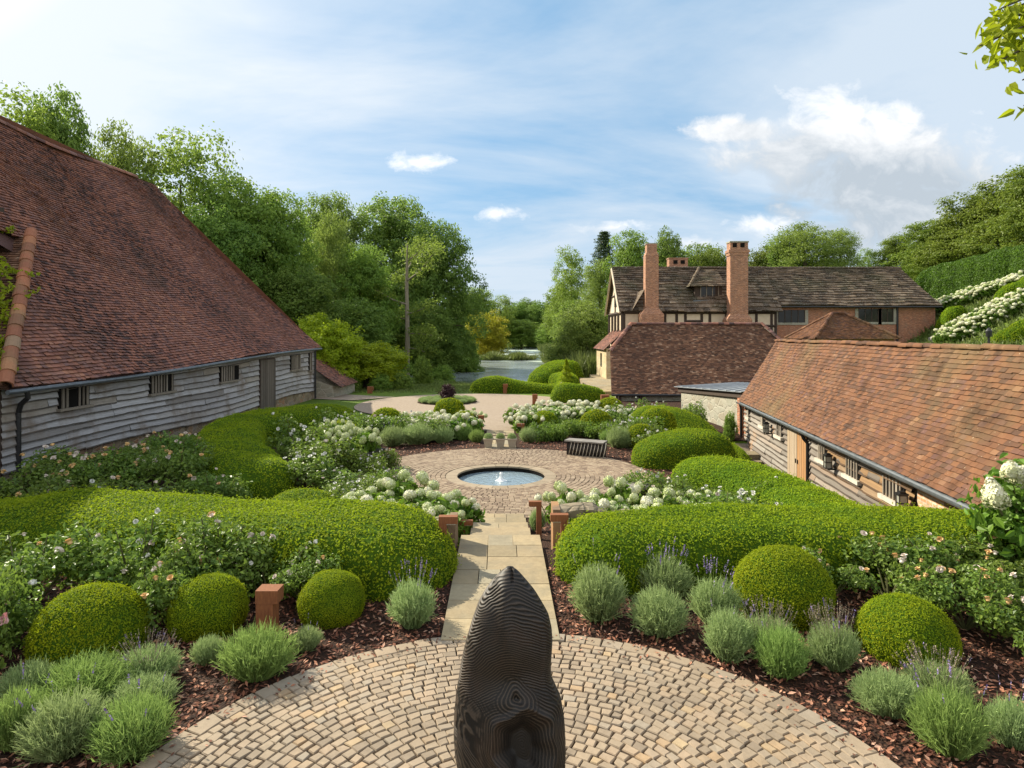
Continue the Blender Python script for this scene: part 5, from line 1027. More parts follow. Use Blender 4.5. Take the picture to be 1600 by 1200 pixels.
# ================================================================ trees
def leafm(name, a, b, tr=.3, patch=None): return leaf_mat(name, a, b, tr, .5, .25, (.12, patch) if patch else None)
M_t1 = leafm('mid_green_leaf', (.07, .14, .022), (.215, .31, .05), .42)
M_t2 = leafm('dark_oak_leaf', (.058, .115, .022), (.19, .285, .052), .42)
M_t3 = leafm('bright_maple_leaf', (.14, .205, .008), (.33, .40, .018), .45)
M_t4 = leafm('willow_leaf', (.095, .155, .028), (.225, .30, .06), .42)
M_t5 = leafm('turning_leaf', (.16, .185, .012), (.33, .335, .028), .42, (.44, .28, .018))
M_t6 = leafm('blue_conifer_needle', (.04, .075, .03), (.09, .14, .055), .2)
M_t7 = leafm('ash_leaf', (.09, .15, .022), (.23, .315, .052), .42)
M_t8 = leafm('hill_tree_leaf', (.07, .125, .016), (.18, .235, .034), .38)
M_reed = leafm('reed_leaf', (.06, .09, .02), (.15, .19, .05), .3)
def clumped(blobs, clumps, per, csize, L, shell=.75, up=.5, seed=0):
    P, Nn = blob_leaves(clumps, seed, blobs, shell); k = np.repeat(np.arange(clumps), per); n = len(k)
    cs = csize * rng.uniform(.6, 1.4, clumps)
    D_ = rng.normal(size=(n, 3)); D_ /= np.linalg.norm(D_, axis=1)[:, None]; Q = P[k] + D_ * (rng.random(n) ** .5)[:, None] * cs[k][:, None] * 1.75 * [1, 1, .66]
    Nl = (Q - P[k]) / cs[k][:, None] * .6 + Nn[k] / (np.linalg.norm(Nn[k], axis=1)[:, None]) * .6 + [0, 0, up]
    ti = np.clip(np.repeat(rng.uniform(0, 1, clumps), per) * .85 + rng.random(n) * .2, 0, 1)
    return Q, Nl, ti
def auto_blobs(h0, h1_, rad, n, seed, taper=.7, sz=(.32, .5)):
    """ellipsoids filling a crown between h0 and h1_ of radius rad"""
    r_ = np.random.default_rng(seed); out = [(0, 0, (h0 + h1_) / 2, rad * .62, rad * .62, (h1_ - h0) * .40)]
    for i in range(n):
        u = (i + .5) / n; z = h0 + (h1_ - h0) * (u * .9 + .05); w = rad * math.sqrt(max(.05, 1 - (abs(u - .42) / .62) ** 2)) * (1 - (1 - taper) * u); a = i * 2.4 + r_.uniform(-.5, .5); q = w * r_.uniform(.45, .75); s = rad * r_.uniform(*sz)
        out.append((math.cos(a) * q, math.sin(a) * q, z, s, s, s * .8))
    return out
def tree_proto(name, cat, m, h, rad, h0, nb, seed, clumps=420, per=42, csize=.55, L=.34, bark=None, trunk_r=.3, taper=.7, shell=.75, blobs=None, sz=(.32, .5), droop=0, wfac=.62, limbs=7, lean=0):
    root = thing(name, '', cat); blobs = blobs or auto_blobs(h0, h, rad, nb, seed, taper, sz); P, Nl, ti = clumped(blobs, clumps, per, csize, L, shell, .5, seed); P[:, 2] = np.maximum(P[:, 2], .3)
    leaves(MB(), P, Nl, L, L * wfac, .5, ti, droop).build('crown', m, root)
    t = MB(); zt = h0 + (h - h0) * .72; k = np.linspace(0, 1, 9); ax = lambda u: np.stack([np.sin(u * 2.3 + seed) * .03 * h * u, np.cos(u * 2 + seed) * .02 * h * u, u * zt], -1); t.tube(ax(k), trunk_r * (1.25 - 1.1 * k) ** .9 + .02, 9)
    for b in blobs[1:1 + limbs]:
        u = min(.85, max(.25, (b[2] * .7) / zt)); a = ax(np.array(u)); e = np.array(b[:3]); mid = (a + e) / 2 + [0, 0, .06 * h]; t.tube([a, mid, e], [trunk_r * .42 * (1.2 - u), trunk_r * .25 * (1.2 - u) + .02, .03], 6)
    t.build('trunk', bark or M_barkt, root)
    return root
TP = {}
def proto(k, *a, **kw): TP[k] = tree_proto(*a, **kw)
proto('round', 'broadleaf_tree', 'tree', M_t1, 18, 6.2, 3.5, 22, 1, 800, 40, .62, .36)
proto('oak', 'oak_tree', 'tree', M_t2, 22, 8.2, 3.0, 26, 2, 1100, 38, .7, .42, trunk_r=.5, taper=.82)
proto('airy', 'ash_tree', 'tree', M_t7, 20, 6, 5, 20, 3, 420, 36, .62, .33, shell=.5, trunk_r=.3)
proto('weep', 'weeping_birch', 'tree', M_t4, 17, 4.2, 2, 20, 4, 520, 46, .55, .3, droop=1.1, wfac=.38)
proto('dark', 'broadleaf_tree', 'tree', M_t2, 16, 5.6, 1.0, 22, 5, 800, 40, .6, .36)
proto('bush', 'broadleaf_tree', 'tree', M_t4, 9, 4.8, .3, 18, 6, 700, 40, .45, .26, trunk_r=.2)
proto('maple', 'maple_tree', 'tree', M_t3, 6.0, 4.3, 1.1, 26, 7, 620, 46, .30, .2, trunk_r=.2, sz=(.20, .32), shell=.7)
proto('turn', 'maple_tree', 'tree', M_t5, 9.6, 5.6, 1.6, 22, 8, 560, 42, .5, .3, trunk_r=.24, taper=.8)
proto('hill', 'hornbeam_tree', 'tree', M_t8, 14, 6.4, .6, 26, 9, 900, 38, .6, .34, trunk_r=.3, shell=.6)
def conifer():
    root = thing('pine_tree', '', 'tree'); P = []; 
    for k in range(34):
        u = k / 33; z = 3 + 13.5 * u; w = 4.0 * (1 - u) ** .8 + .5; n = 46
        for a in np.arange(5) / 5 * 6.28 + k * .7 + rng.uniform(-.2, .2, 5):
            q = np.linspace(.25, 1, 9)[:, None] * w * rng.uniform(.7, 1.1) * np.array([math.cos(a), math.sin(a), .06 - .25 * (1 - u)]) + [0, 0, z]; P.append(np.repeat(q, 9, 0) + rng.normal(0, .2, (81, 3)) * [1, 1, .5])
    P = np.vstack(P); leaves(MB(), P, np.tile([0, 0, 1.], (len(P), 1)), .34, .12, .6).build('crown', M_t6, root); MB().tube([(0, 0, 0), (.1, 0, 8), (0, 0, 16.5)], [.32, .2, .04], 8).build('trunk', M_barkt, root); return root
TP['pine'] = conifer()
def bare_trunk_tree():
    root = thing('ash_tree', '', 'tree'); t = MB(); t.tube([(0, 0, 0), (.15, 0, 5), (-.1, 0, 10), (.1, 0, 15.6)], [.30, .25, .2, .08], 10); B = []
    for z, a, l, rise in ((9.5, 2.9, 4.6, 2.8), (11.2, .3, 4.4, 2.6), (12.5, 2.6, 3.0, 2.2), (6.8, 3.3, 4.2, .8), (7.4, .1, 4.6, .6), (8.5, -1.4, 3.4, 1.5), (5.2, .4, 3.8, -.2), (4.6, 2.8, 3.6, 0), (13.5, .8, 2.0, 1.8), (3.2, -.8, 3.4, -.6), (3.6, 2.2, 3.2, -.6)):
        e = np.array([math.cos(a) * l, math.sin(a) * l, z + rise]); t.tube([(0, 0, z), tuple(e * [.5, .5, 0] + [0, 0, z + rise * .35]), tuple(e)], [.11, .07, .03], 6)
        for f in (.55, .8, 1.0): B.append((*(e * [f, f, 0] + [0, 0, z + rise * f + .2]), 1.35, 1.35, .9))
    t.build('trunk', M_barkp, root); P, Nl, ti = clumped(B, 200, 30, .62, .28, .3, .5, 3); leaves(MB(), P, Nl, .28, .17, .5, ti).build('crown', M_t7, root); return root
TP['bare'] = bare_trunk_tree()
HT = {'round': 18, 'oak': 22, 'airy': 20, 'weep': 17, 'dark': 16, 'bush': 9, 'maple': 6.2, 'turn': 9.8, 'hill': 14, 'pine': 17, 'bare': 16.5}
RD = {'round': 6.2, 'oak': 8.2, 'airy': 6, 'weep': 4.2, 'dark': 5.6, 'bush': 4.8, 'maple': 4.3, 'turn': 5.6, 'hill': 6.4, 'pine': 4, 'bare': 4.6}
for k_ in TP:
    for c_ in TP[k_].children:
        if c_.name.startswith('crown'):
            v_ = np.empty(len(c_.data.vertices) * 3, np.float32); c_.data.vertices.foreach_get('co', v_); v_ = v_.reshape(-1, 3); HT[k_] = float(np.percentile(v_[:, 2], 99.6)); RD[k_] = float(np.percentile(np.hypot(v_[:, 0], v_[:, 1]), 96))
def tree(kind, px, ytop, d, wpx, label, group=None, base=None, rz=None):
    """a tree whose top shows at photo px,ytop at depth d and whose crown is wpx wide there"""
    x = (px - CX) * d / F; zb = h1(x, d) if base is None else base; zt = CAMZ - (ytop - HOR) * d / F; sz_ = (zt - zb) / HT[kind]; sr = wpx * d / F / 2 / RD[kind]
    o = place(TP[kind], (x, d, zb - .1), rng.uniform(0, 6) if rz is None else rz, (sr, sr, sz_), label, group)
    return o
gw, gh, gf, gk = 'woodland behind the left barn', 'trees behind the house', 'trees beyond the pond', 'trees on the right-hand hill'
for a in [('airy', 15, 150, 52, 190, 'light green tree showing over the barn ridge at the left edge', gw), ('dark', 80, 148, 56, 130, 'dark bluish tree above the barn ridge near the left edge', gw), ('weep', 190, 200, 60, 150, 'yellow-green feathery tree rising just over the barn ridge', gw), ('airy', 292, 205, 64, 175, 'open airy ash tree against the bright sky above the barn hip', gw), ('round', 372, 285, 62, 175, 'full green tree right of the airy ash, over the far barn roof', gw), ('round', 432, 305, 66, 130, 'bright green domed tree above the barn roof end', gw), ('dark', 330, 330, 56, 150, 'shaded tree close behind the barn roof slope', gw), ('oak', 512, 308, 92, 120, 'dark tall tree behind the weeping birch', gw), ('weep', 512, 335, 72, 88, 'weeping birch with hanging yellow-green curtains', gw), ('round', 565, 385, 74, 110, 'green tree filling the gap between birch and bare-trunked ash', gw), ('oak', 612, 313, 96, 165, 'huge dark oak crown highest in the middle of the woodland', gw), ('oak', 682, 352, 90, 142, 'dark oak at the right end of the woodland, leaning over the pond', gw), ('bare', 636, 372, 74, 150, 'ash with a long bare pale trunk and dead side limbs', gw), ('dark', 470, 420, 60, 130, 'shadowy tree behind the bright maple, near the barn end', gw), ('dark', 545, 470, 66, 140, 'dark understorey tree below the weeping birch', gw), ('dark', 668, 475, 82, 100, 'dark understorey tree at the foot of the pond oak', gw), ('dark', 600, 480, 80, 120, 'dark understorey tree behind the pale bare trunk', gw), ('round', 430, 400, 72, 120, 'green tree between the barn roof end and the weeping birch', gw), ('maple', 508, 492, 46, 120, 'spreading bright yellow-green maple beside the little outhouse', gw), ('maple', 572, 528, 49, 130, 'lower yellow-green maple leaning towards the lawn', gw), ('turn', 761, 487, 140, 80, 'round tree turning orange on the far bank of the pond', gf)]: tree(*a)
for a in [('round', 735, 450, 190, 90, 'pale grey-green tree between the pond oak and the orange tree', gf), ('airy', 780, 462, 215, 60, 'misty tree above the orange tree', gf), ('dark', 803, 474, 235, 60, 'dark distant tree in the dip of the skyline', gf), ('dark', 845, 472, 230, 50, 'dark distant tree left of the tall thin tree', gf), ('dark', 826, 468, 240, 46, 'smallest dark tree in the dip of the skyline', gf), ('round', 815, 500, 215, 70, 'low green tree on the far pond bank', gf), ('round', 862, 505, 200, 50, 'low green tree at the far right end of the pond', gf), ('dark', 770, 495, 225, 60, 'low dark tree on the far bank behind the orange tree', gf), ('round', 880, 445, 150, 62, 'tall green tree rising left of the thin tree', gf), ('airy', 890, 388, 120, 66, 'tall thin tree with wispy top near the house', gf), ('round', 905, 470, 110, 90, 'green tree between the thin tree and the house', gf), ('bush', 917, 472, 82, 105, 'bright bushy willow beside the house lean-to', gf), ('weep', 890, 500, 98, 50, 'drooping willow at the water edge right of the pond', gf), ('pine', 944, 362, 125, 80, 'dark pine standing behind the house gable', gh), ('weep', 936, 410, 100, 70, 'soft green tree close behind the house gable', gh), ('round', 985, 364, 96, 80, 'bright green tree left of the first tall chimney', gh), ('dark', 1046, 362, 100, 60, 'dark tree just right of the first tall chimney', gh), ('round', 1092, 384, 104, 90, 'green tree between the two tall chimneys', gh), ('hill', 1125, 390, 98, 90, 'olive-green tree left of the second tall chimney', gh), ('hill', 1190, 388, 98, 90, 'low green tree right of the second tall chimney', gh), ('weep', 1262, 350, 92, 130, 'tall bushy willow-like tree behind the brick wing', gh), ('round', 1225, 372, 96, 80, 'green tree just left of the tall willow-like one', gh), ('weep', 1310, 360, 94, 75, 'grey-green tree at the right of the tall willow-like one', gh), ('airy', 1355, 388, 100, 36, 'thin pale tree in the gap behind the brick wing', gh), ('hill', 1400, 370, 92, 72, 'small tree at the right end of the house roof', gh),
          ('hill', 1470, 345, 78, 130, 'hornbeam at the left end of the hilltop row', gk), ('hill', 1530, 300, 72, 150, 'tall hornbeam in the middle of the hilltop row', gk), ('hill', 1600, 272, 66, 170, 'tallest hornbeam at the right edge on the hill', gk), ('hill', 1650, 250, 60, 170, 'hornbeam mostly outside the right edge on the hill', gk), ('hill', 1440, 392, 86, 70, 'smallest hornbeam at the lower end of the hilltop row', gk), ('hill', 1500, 365, 74, 120, 'leafy hornbeam in front of the hilltop row', gk)]: tree(*a)
# a distant wood closes the horizon
mb = MB(); n = 9000; x = rng.uniform(-420, 420, n); y = 300 + 60 * np.sin(x * .01) + rng.uniform(0, 40, n); hgt = 13 + 4 * np.sin(x * .05) + 3 * np.sin(x * .13 + 1); z = -1.5 + hgt * rng.random(n) ** .7
leaves(mb, np.stack([x, y, z], -1), np.tile([0, -.6, .7], (n, 1)), 4.2, 3.2, .6); struct('distant_wood', mb, M_t2, kind='stuff')

# ---- shrubs along the pond and lawn
SH = thing('shrub', '', 'shrub'); bl = auto_blobs(.1, 2.0, 1.5, 14, 4, .8, (.35, .5)); P, Nl, ti = clumped(bl, 260, 34, .2, .16, .6); P[:, 2] = np.abs(P[:, 2]); leaves(MB(), P, Nl, .16, .1, .5, ti).build('foliage', M_t1, SH); m_ = MB()
for b in bl[1:7]: m_.tube([(0, 0, 0), (b[0] * .7, b[1] * .7, b[2])], [.05, .02], 5)
m_.build('stems', M_barkt, SH)
for px, py, d, w, h, l in [(660, 606, 58, 34, 40, 'grey-green shrub at the pond edge right of the bare-trunked ash'), (690, 588, 66, 50, 36, 'dark shrub on the pond edge below the oak'), (545, 612, 45, 40, 22, 'low shrub under the bright maple by the outhouse'), (595, 612, 46, 36, 24, 'low dark shrub under the lower maple'), (628, 606, 47, 36, 24, 'dark shrub between the lower maple and the lawn'), (730, 590, 84, 46, 30, 'shrub at the left pond bank under the oak'), (570, 600, 50, 44, 30, 'shadowed shrub behind the two maples'), (1140, 675, 24.5, 22, 40, 'dark upright shrub against the grey stone wall by the shed corner'), (650, 575, 80, 60, 60, 'big dark shrub behind the bare trunk'), (720, 565, 95, 60, 60, 'dark bank shrub under the oak by the water'), (610, 590, 62, 60, 46, 'dark shrub in the shade at the wood edge')]:
    x = (px - CX) * d / F; place(SH, (x, d, h1(x, d)), rng.uniform(0, 6), (w * d / F / 3.2, w * d / F / 3.2, h * d / F / 2.1), l, 'shrubs by lawn and pond')
# reeds and water plants (nobody could count them)
mb = MB()
def reed(xa, xb, ya, yb, n, h):
    x = rng.uniform(xa, xb, n); y = rng.uniform(ya, yb, n); P = np.stack([x, y, np.maximum(H(x, y), -1.95)], -1); blades(mb, P, np.tile([0, 0, 1.], (n, 1)) + rng.normal(0, .22, (n, 3)), h * rng.uniform(.6, 1.2, n), .13, .25)
reed(7, 13, 68, 92, 6500, 2.6); reed(5.5, 12, 92, 118, 3500, 2.2); reed(8, 16, 120, 200, 2500, 2.5); reed(-12, -8.5, 92, 128, 1600, 1.2); struct('reeds', mb, M_reed, kind='stuff')
mb = MB(); mb.add(*sheet(np.linspace(-9, 6, 40), np.linspace(118, 132, 16), lambda X, Y: -1.84 + .0 * X + np.clip(.5 - ((X + 1.6) / 7) ** 2 - ((Y - 125) / 6.4) ** 2, -.3, .3), 0)); struct('reed_bank', mb, M_lawn, True)
mb = MB(); n = 3600; a = rng.uniform(0, 6.28, n); q = np.sqrt(rng.random(n)); x = -1.6 + 6.4 * q * np.cos(a); y = 125 + 5.6 * q * np.sin(a); blades(mb, np.stack([x, y, np.full(n, -1.75)], -1), np.tile([0, 0, 1.], (n, 1)) + rng.normal(0, .3, (n, 3)), rng.uniform(.5, 1.3, n) * (1.05 + .4 * np.sin(x * 1.3)), .2, .3); struct('water_plants', mb, M_reed, kind='stuff')
# grass blades on the lawn edges and the hill are one soft cover
mb = MB(); n = 14000; x = rng.uniform(-14, -1, n); y = rng.uniform(43.5, 64, n); blades(mb, np.stack([x, y, H(x, y)], -1), np.tile([0, 0, 1.], (n, 1)) + rng.normal(0, .3, (n, 3)), rng.uniform(.06, .16, n), .05, .2, seg=1); n = 9000; x = rng.uniform(31, 50, n); y = rng.uniform(42, 60, n); blades(mb, np.stack([x, y, H(x, y)], -1), np.tile([0, 0, 1.], (n, 1)) + rng.normal(0, .35, (n, 3)), rng.uniform(.2, .65, n), .12, .3); struct('grass', mb, M_reed, kind='stuff')

# ---- terraced hillside on the right
M_rank = leaf_mat('tall_hedge_leaf', (.04, .085, .01), (.10, .17, .02), .28)
def hillhedge(label, pts, dens=200, L=.14, m=None, seed=0): hedge('hedge', label, pts, dens=dens, L=L, m=m, seed=seed, amp=.2, rnd=.7)
HB = lambda px, d: ((px - CX) * d / F, d)
hillhedge('high leafy hedge below the hornbeams on the right-hand hill', [(*HB(1425, 66), 1.3, 3.0), (*HB(1470, 64), 1.5, 3.2), (*HB(1530, 60), 1.5, 3.2), (*HB(1600, 56), 1.5, 3.2), (*HB(1680, 52), 1.5, 3.2)], 230, .17, M_rank, 11)
hillhedge('rounded yellow-green hedge on the hill just right of the brick wing', [(*HB(1462, 54.5), .8, 1.0), (*HB(1485, 54.0), 1.0, 1.3), (*HB(1512, 53.2), .8, 1.0)], 320, .12, None, 12)
hillhedge('clipped hedge higher on the hill between the two hydrangea bands, at the right edge', [(*HB(1555, 52.5), .7, .8), (*HB(1585, 51.3), 1.0, 1.3), (*HB(1640, 50), 1.1, 1.4)], 320, .12, None, 13)
hillhedge('low hedge at the foot of the hill above the shed ridge, at the right edge', [(*HB(1550, 45), .6, .7), (*HB(1585, 44), .9, .9), (*HB(1640, 43), .9, 1.0)], 320, .12, None, 14)
i = 0
for (p0, d0), (p1, d1), n, lab in [((1462, 58.5), (1610, 53.2), 15, 'cream hydrangea in the upper flowering band across the right-hand hill'), ((1482, 49.6), (1610, 47.6), 14, 'cream hydrangea in the lower flowering band across the right-hand hill')]:
    for row in (0, 1):
        for k in range(n):
            u = (k + .5 * row + rng.uniform(-.2, .2)) / n; px = p0 + (p1 - p0) * u; d = d0 + (d1 - d0) * u + row * 1.1; x = (px - CX) * d / F; hydr('bank', x, d, 1.0, 1.05, lab, 'upper hillside hydrangeas' if n == 15 else 'lower hillside hydrangeas')
mb = MB()
a, b = HB(1455, 52.6), HB(1530, 51.2)
for k in range(9):
    u0, u1 = k / 9, (k + 1) / 9; x0, y0 = a[0] + (b[0] - a[0]) * u0, a[1] + (b[1] - a[1]) * u0; x1, y1 = a[0] + (b[0] - a[0]) * u1, a[1] + (b[1] - a[1]) * u1; z0, z1 = h1(x0, y0), h1(x1, y1)
    mb.hexa([(x0, y0, z0 - .6), (x1 - .01, y1, z1 - .6), (x1 - .01, y1 + .4, z1 - .6), (x0, y0 + .4, z0 - .6)], [(x0, y0, z0 + .35), (x1 - .01, y1, z1 + .35), (x1 - .01, y1 + .4, z1 + .35), (x0, y0 + .4, z0 + .35)], rng.random())
tag(mb.build('retaining_wall', M_grey_stone), 'sloping stone kerb wall climbing the hill beside the brick wing', 'wall')

# ---- overhanging branch, climber on the barn hip
def overhang():
    root = thing('overhanging_tree', 'branch of large yellow-green leaves hanging into the top right corner', 'tree', (6.2, 5.6, 0)); o = np.array([6.2, 5.6, 0])
    t = MB(); t.tube([(0, 0, 0), (.1, .1, 3), (-.1, 0, 6), (0, .2, 8)], [.22, .19, .15, .08], 10); ends = []
    for px, py, d in [(1530, 72, 5.1), (1550, 100, 5.15), (1570, 30, 5.2), (1590, 95, 5.0), (1575, 75, 5.3), (1598, 125, 5.1), (1600, 60, 5.2), (1560, 15, 5.0), (1610, 20, 5.1), (1600, 165, 5.2), (1590, -20, 5.2), (1640, -40, 5.2), (1640, 60, 5.3), (1580, 50, 5.05), (1545, 45, 5.1), (1590, 10, 5.1), (1565, 55, 5.2)]:
        w = np.array(W(px, py, d)) - o; s = w + [.7, .25, .35]; t.tube([(-.05, 0, 6.0), tuple(s + [.5, 0, .25]), tuple(s), tuple(w)], [.06, .03, .016, .006], 6); ends.append((w, s))
    t.build('trunk', M_barkt, root); P = []; Nn = []
    for w, s in ends:
        for u in np.linspace(0, .95, 9): P += [w + (s - w) * u + rng.normal(0, .055, 3) for _ in range(3)]
    P = np.array(P); leaves(MB(), P, rng.normal(size=(len(P), 3)) + [0, -.6, .3], .14, .068, .5, None, .9, .1, True).build('crown', M_t3, root)
overhang()
def climber():
    root = thing('climbing_plant', 'yellowish climbing plant on the near hip of the left barn roof', 'climber', (-14.2, 16.6, -.8)); o = np.array([-14.2, 16.6, -.8]); P = []; st = MB()
    pts = [(8, 455), (12, 500), (4, 540), (10, 560), (2, 430), (14, 575), (6, 590), (0, 480)]
    for px, py in pts:
        d = 16.3 + (600 - py) / 230 * 4.6 * .75; w = np.array(W(px, py, d)); P.append(w + rng.normal(0, .13, (60, 3)) + [0, -.1, .08]); st.tube([(0, -.2, 0), tuple(w - o)], [.03, .012], 5)
    for pa, pb in (((0, 372), (34, 364)), ((20, 428), (68, 437)), ((20, 482), (70, 460)), ((0, 400), (30, 430))):
        for u in np.linspace(0, 1, 14): 
            px, py = pa[0] + (pb[0] - pa[0]) * u, pa[1] + (pb[1] - pa[1]) * u; d = 16.3 + (600 - py) / 230 * 4.3; P.append(np.array(W(px, py, d))[None] + [0, -.28, .1] + rng.normal(0, .04, (3, 3)))
    P = np.vstack(P) - o; st.build('stems', M_stem, root); leaves(MB(), P, rng.normal(size=(len(P), 3)) * .5 + [.2, -.7, .6], .15, .09, .4).build('foliage', M_t3, root)
climber()
# ================================================================ sculpture
def carved_mat():
    t = NT('charred_oak'); co = t.coord('Object'); ti = t.tint(); n = t.noise(t.mapping(co, (1, 1, .5)), 5, 6, .7, .4)
    c = t.ramp(ti, [(0, (.004, .003, .0025)), (.55, (.013, .0095, .007)), (1, (.055, .04, .029))])
    c = t.mix(t.maprange(n, .5, .75, 0, .5), c, (.05, .026, .014))
    return t.done(t.bsdf(c, .56, .35, t.bump(t.noise(co, 60, 4), .15, .004)))
def sculpture():
    root = thing('sculpture', 'tall dark carved wooden sculpture with pointed top and ridged grain, standing on the paved circle', 'sculpture', (-.012, 3.74, .04))
    zy = np.array([58, 65, 80, 100, 150, 200, 260, 330, 400, 470, 540, 620, 680, 720, 800, 900, 1000, 1100, 1200, 1400, 1745.]); Lx = np.array([412, 398, 378, 358, 316, 281, 246, 222, 200, 178, 160, 146, 136, 128, 118, 110, 108, 115, 135, 160, 175.]); Rx = np.array([438, 452, 470, 488, 530, 570, 606, 645, 660, 664, 661, 657, 658, 676, 712, 730, 738, 738, 735, 715, 690.])
    z = 1.7985 - .0010286 * zy - .04; xl, xr = (Lx - 425) * .00103, (Rx - 425) * .00103; nz, na = 520, 420
    Z = np.linspace(0, z[0], nz); o = np.argsort(z); l = np.interp(Z, z[o], xl[o]); r = np.interp(Z, z[o], xr[o]); k = np.ones(9) / 9
    pad = lambda q: np.convolve(np.pad(q, 4, 'edge'), k, 'valid'); l, r = pad(l), pad(r); c, hw = (l + r) / 2, np.maximum((r - l) / 2, .003)
    a = np.arange(na) / na * 2 * math.pi; ca, sa = np.cos(a), np.sin(a)
    dep = hw * (.80 + .12 * np.cos(Z * 3)); X = c[:, None] + hw[:, None] * np.sign(ca) * np.abs(ca) ** .92; Y = dep[:, None] * np.sign(sa) * np.abs(sa) ** .85
    Zz = np.repeat(Z[:, None], na, 1); front = np.clip(-sa, 0, 1)[None] ** .5
    # a keel down the upper front, hollow and knots below
    keel = np.exp(-((X - .02 * np.sin(Zz * 7)) / .05) ** 2) * sm(1.0, 1.3, Zz) * (1 - sm(1.60, 1.72, Zz)); disp = .03 * keel * front
    hx, hz = .085, .77; th_ = np.arctan2(Zz - hz, X - hx); rad = np.sqrt(((X - hx) / .175) ** 2 + ((Zz - hz) / .185) ** 2) * (1 + .10 * np.sin(2 * th_ + .6) + .07 * np.sin(3 * th_ + 2) + .04 * np.sin(7 * th_)) + .05 * wob(np.stack([X, Y, Zz], -1), 17, 4); hol = (1 - sm(.35, 1.02, rad)) * front; disp = disp - .10 * hol + .022 * np.exp(-((rad - 1.06) / .10) ** 2) * front
    kx, kz = .035, 1.03; tk_ = np.arctan2(Zz - kz, X - kx); rk = np.sqrt(((X - kx) / .08) ** 2 + ((Zz - kz) / .055) ** 2) * (1 + .16 * np.sin(2 * tk_ + 1) + .12 * np.sin(3 * tk_)) + .08 * wob(np.stack([X, Y, Zz], -1), 24, 6); disp = disp + .022 * np.exp(-rk ** 2) * front - .03 * np.exp(-(rk * 2.6) ** 2) * front
    disp = disp - .035 * np.exp(-((X - .02) / .16) ** 2 - ((Zz - 1.13) / .09) ** 2) * front
    P = np.stack([X, Y, Zz], -1)
    nsx = wob(P, 8, 1) * .042 + wob(P, 21, 2) * .012 + wob(P, 43, 5) * .005 + wob(P, 80, 7) * .0018
    fup = Zz + .55 * np.abs(X - .01) ** 1.5 * 2.0 - .25 * Y + nsx * .8
    fho = rad * .16 + nsx * .55; fkn = rk * .06 + nsx * .4
    w = 1 - sm(1.15, 1.75, rad); wk = 1 - sm(1.2, 2.0, rk); fs = Zz * .35 + a[None] * .22 + nsx * 3.2; wl = 1 - sm(.88, 1.02, Zz + X * .2)
    f1 = np.sin(2 * math.pi * fup / .0145); f2 = np.sin(2 * math.pi * fho / .0135); f3 = np.sin(2 * math.pi * fkn / .016); f4 = np.sin(2 * math.pi * fs / .026)
    g = f1 * (1 - wl) + f4 * wl; g = g * (1 - w) + f2 * w; g = g * (1 - wk) + f3 * wk
    rg = np.sign(g) * np.abs(g) ** .6; amp = .0030 * np.clip(.55 + .8 * wob(P, 11, 9), .05, 1.2) * np.clip(hw / .1, .15, 1)[:, None] * (1 - .75 * hol) * np.where(np.abs(sa)[None] < 2, 1, 1)
    top = sm(1.66, 1.735, Zz); crack = np.exp(-((X - .012) / .008) ** 2) * sm(1.60, 1.66, Zz) * front; disp = disp + rg * amp - .02 * crack
    Nx, Ny = ca / hw[:, None], sa / dep[:, None]; nn = np.sqrt(Nx ** 2 + Ny ** 2); V = P + disp[..., None] * np.stack([Nx / nn, Ny / nn, .25 * np.ones_like(Nx)], -1)
    V[..., 0] *= 1; V = np.vstack([V.reshape(-1, 3), [[c[-1], 0, Z[-1] + .004]]]); i = np.arange(nz - 1)[:, None] * na; j = np.arange(na)[None]; Q = np.stack([i + j, i + (j + 1) % na, i + na + (j + 1) % na, i + na + j], -1).reshape(-1, 4)
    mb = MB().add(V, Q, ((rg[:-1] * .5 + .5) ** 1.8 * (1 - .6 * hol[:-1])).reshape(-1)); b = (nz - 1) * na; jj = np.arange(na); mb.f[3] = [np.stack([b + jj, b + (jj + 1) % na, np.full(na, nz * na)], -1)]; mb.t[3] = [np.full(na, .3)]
    mb.build('carved_trunk', carved_mat(), root, True)
    MB().lathe([(.001, -.03), (.36, -.03), (.36, .012), (.001, .012)], .02, 0, 40).build('base', plain('steel_base', (.05, .045, .04), .6, .4), root)
sculpture()

# ================================================================ rusty lights, gate piers, walls
def corten():
    t = NT('corten_steel'); co = t.coord('Object'); n = t.noise(co, 7, 6, .7); n2 = t.noise(t.mapping(co, (14, 14, 1.5)), 2, 4)
    c = t.mix(t.maprange(n, .3, .7), (.15, .05, .021), (.26, .10, .038)); c = t.mix(t.maprange(n2, .5, .75, 0, .6), c, (.075, .033, .02))
    return t.done(t.bsdf(c, .8, .3, t.bump(n, .2, .005)))
M_rust = corten()
def bollard_proto(over):
    """post with a cap; over: how far the cap reaches beyond the post on one side"""
    root = thing('path_light', '', 'path light'); MB().box(-.5, .5, -.5, .5, 0, .9).build('post', M_rust, root); MB().box(-.52, .52 + over, -.53, .53, .90, 1.0).box(-.515, .515 + over, -.525, .525, 1.0 - .12 * (1 if over > 1 else 2), .8995).build('cap', M_rust, root)
    MB().box(.503, .50 + over * .85, -.4, .4, .985 - .12 * (1 if over > 1 else 2), 1.0005 - .12 * (1 if over > 1 else 2) - .001).build('lamp', plain('lamp_diffuser', (.5, .47, .4), .4, .4), root)
    return root
BL = {0: bollard_proto(.25), 1: bollard_proto(1.45)}
def light(kind, px, pytop, d, w, h, label, rz=0, base=None):
    x = (px - CX) * d / F; z = CAMZ - (pytop - HOR) * d / F
    place(BL[kind], (x, d, z - h), rz, (w, w, h), label, 'rusty path lights')
light(0, 418, 918, 6.6, .175, .56, 'rusty steel path light with square cap between two left box balls')
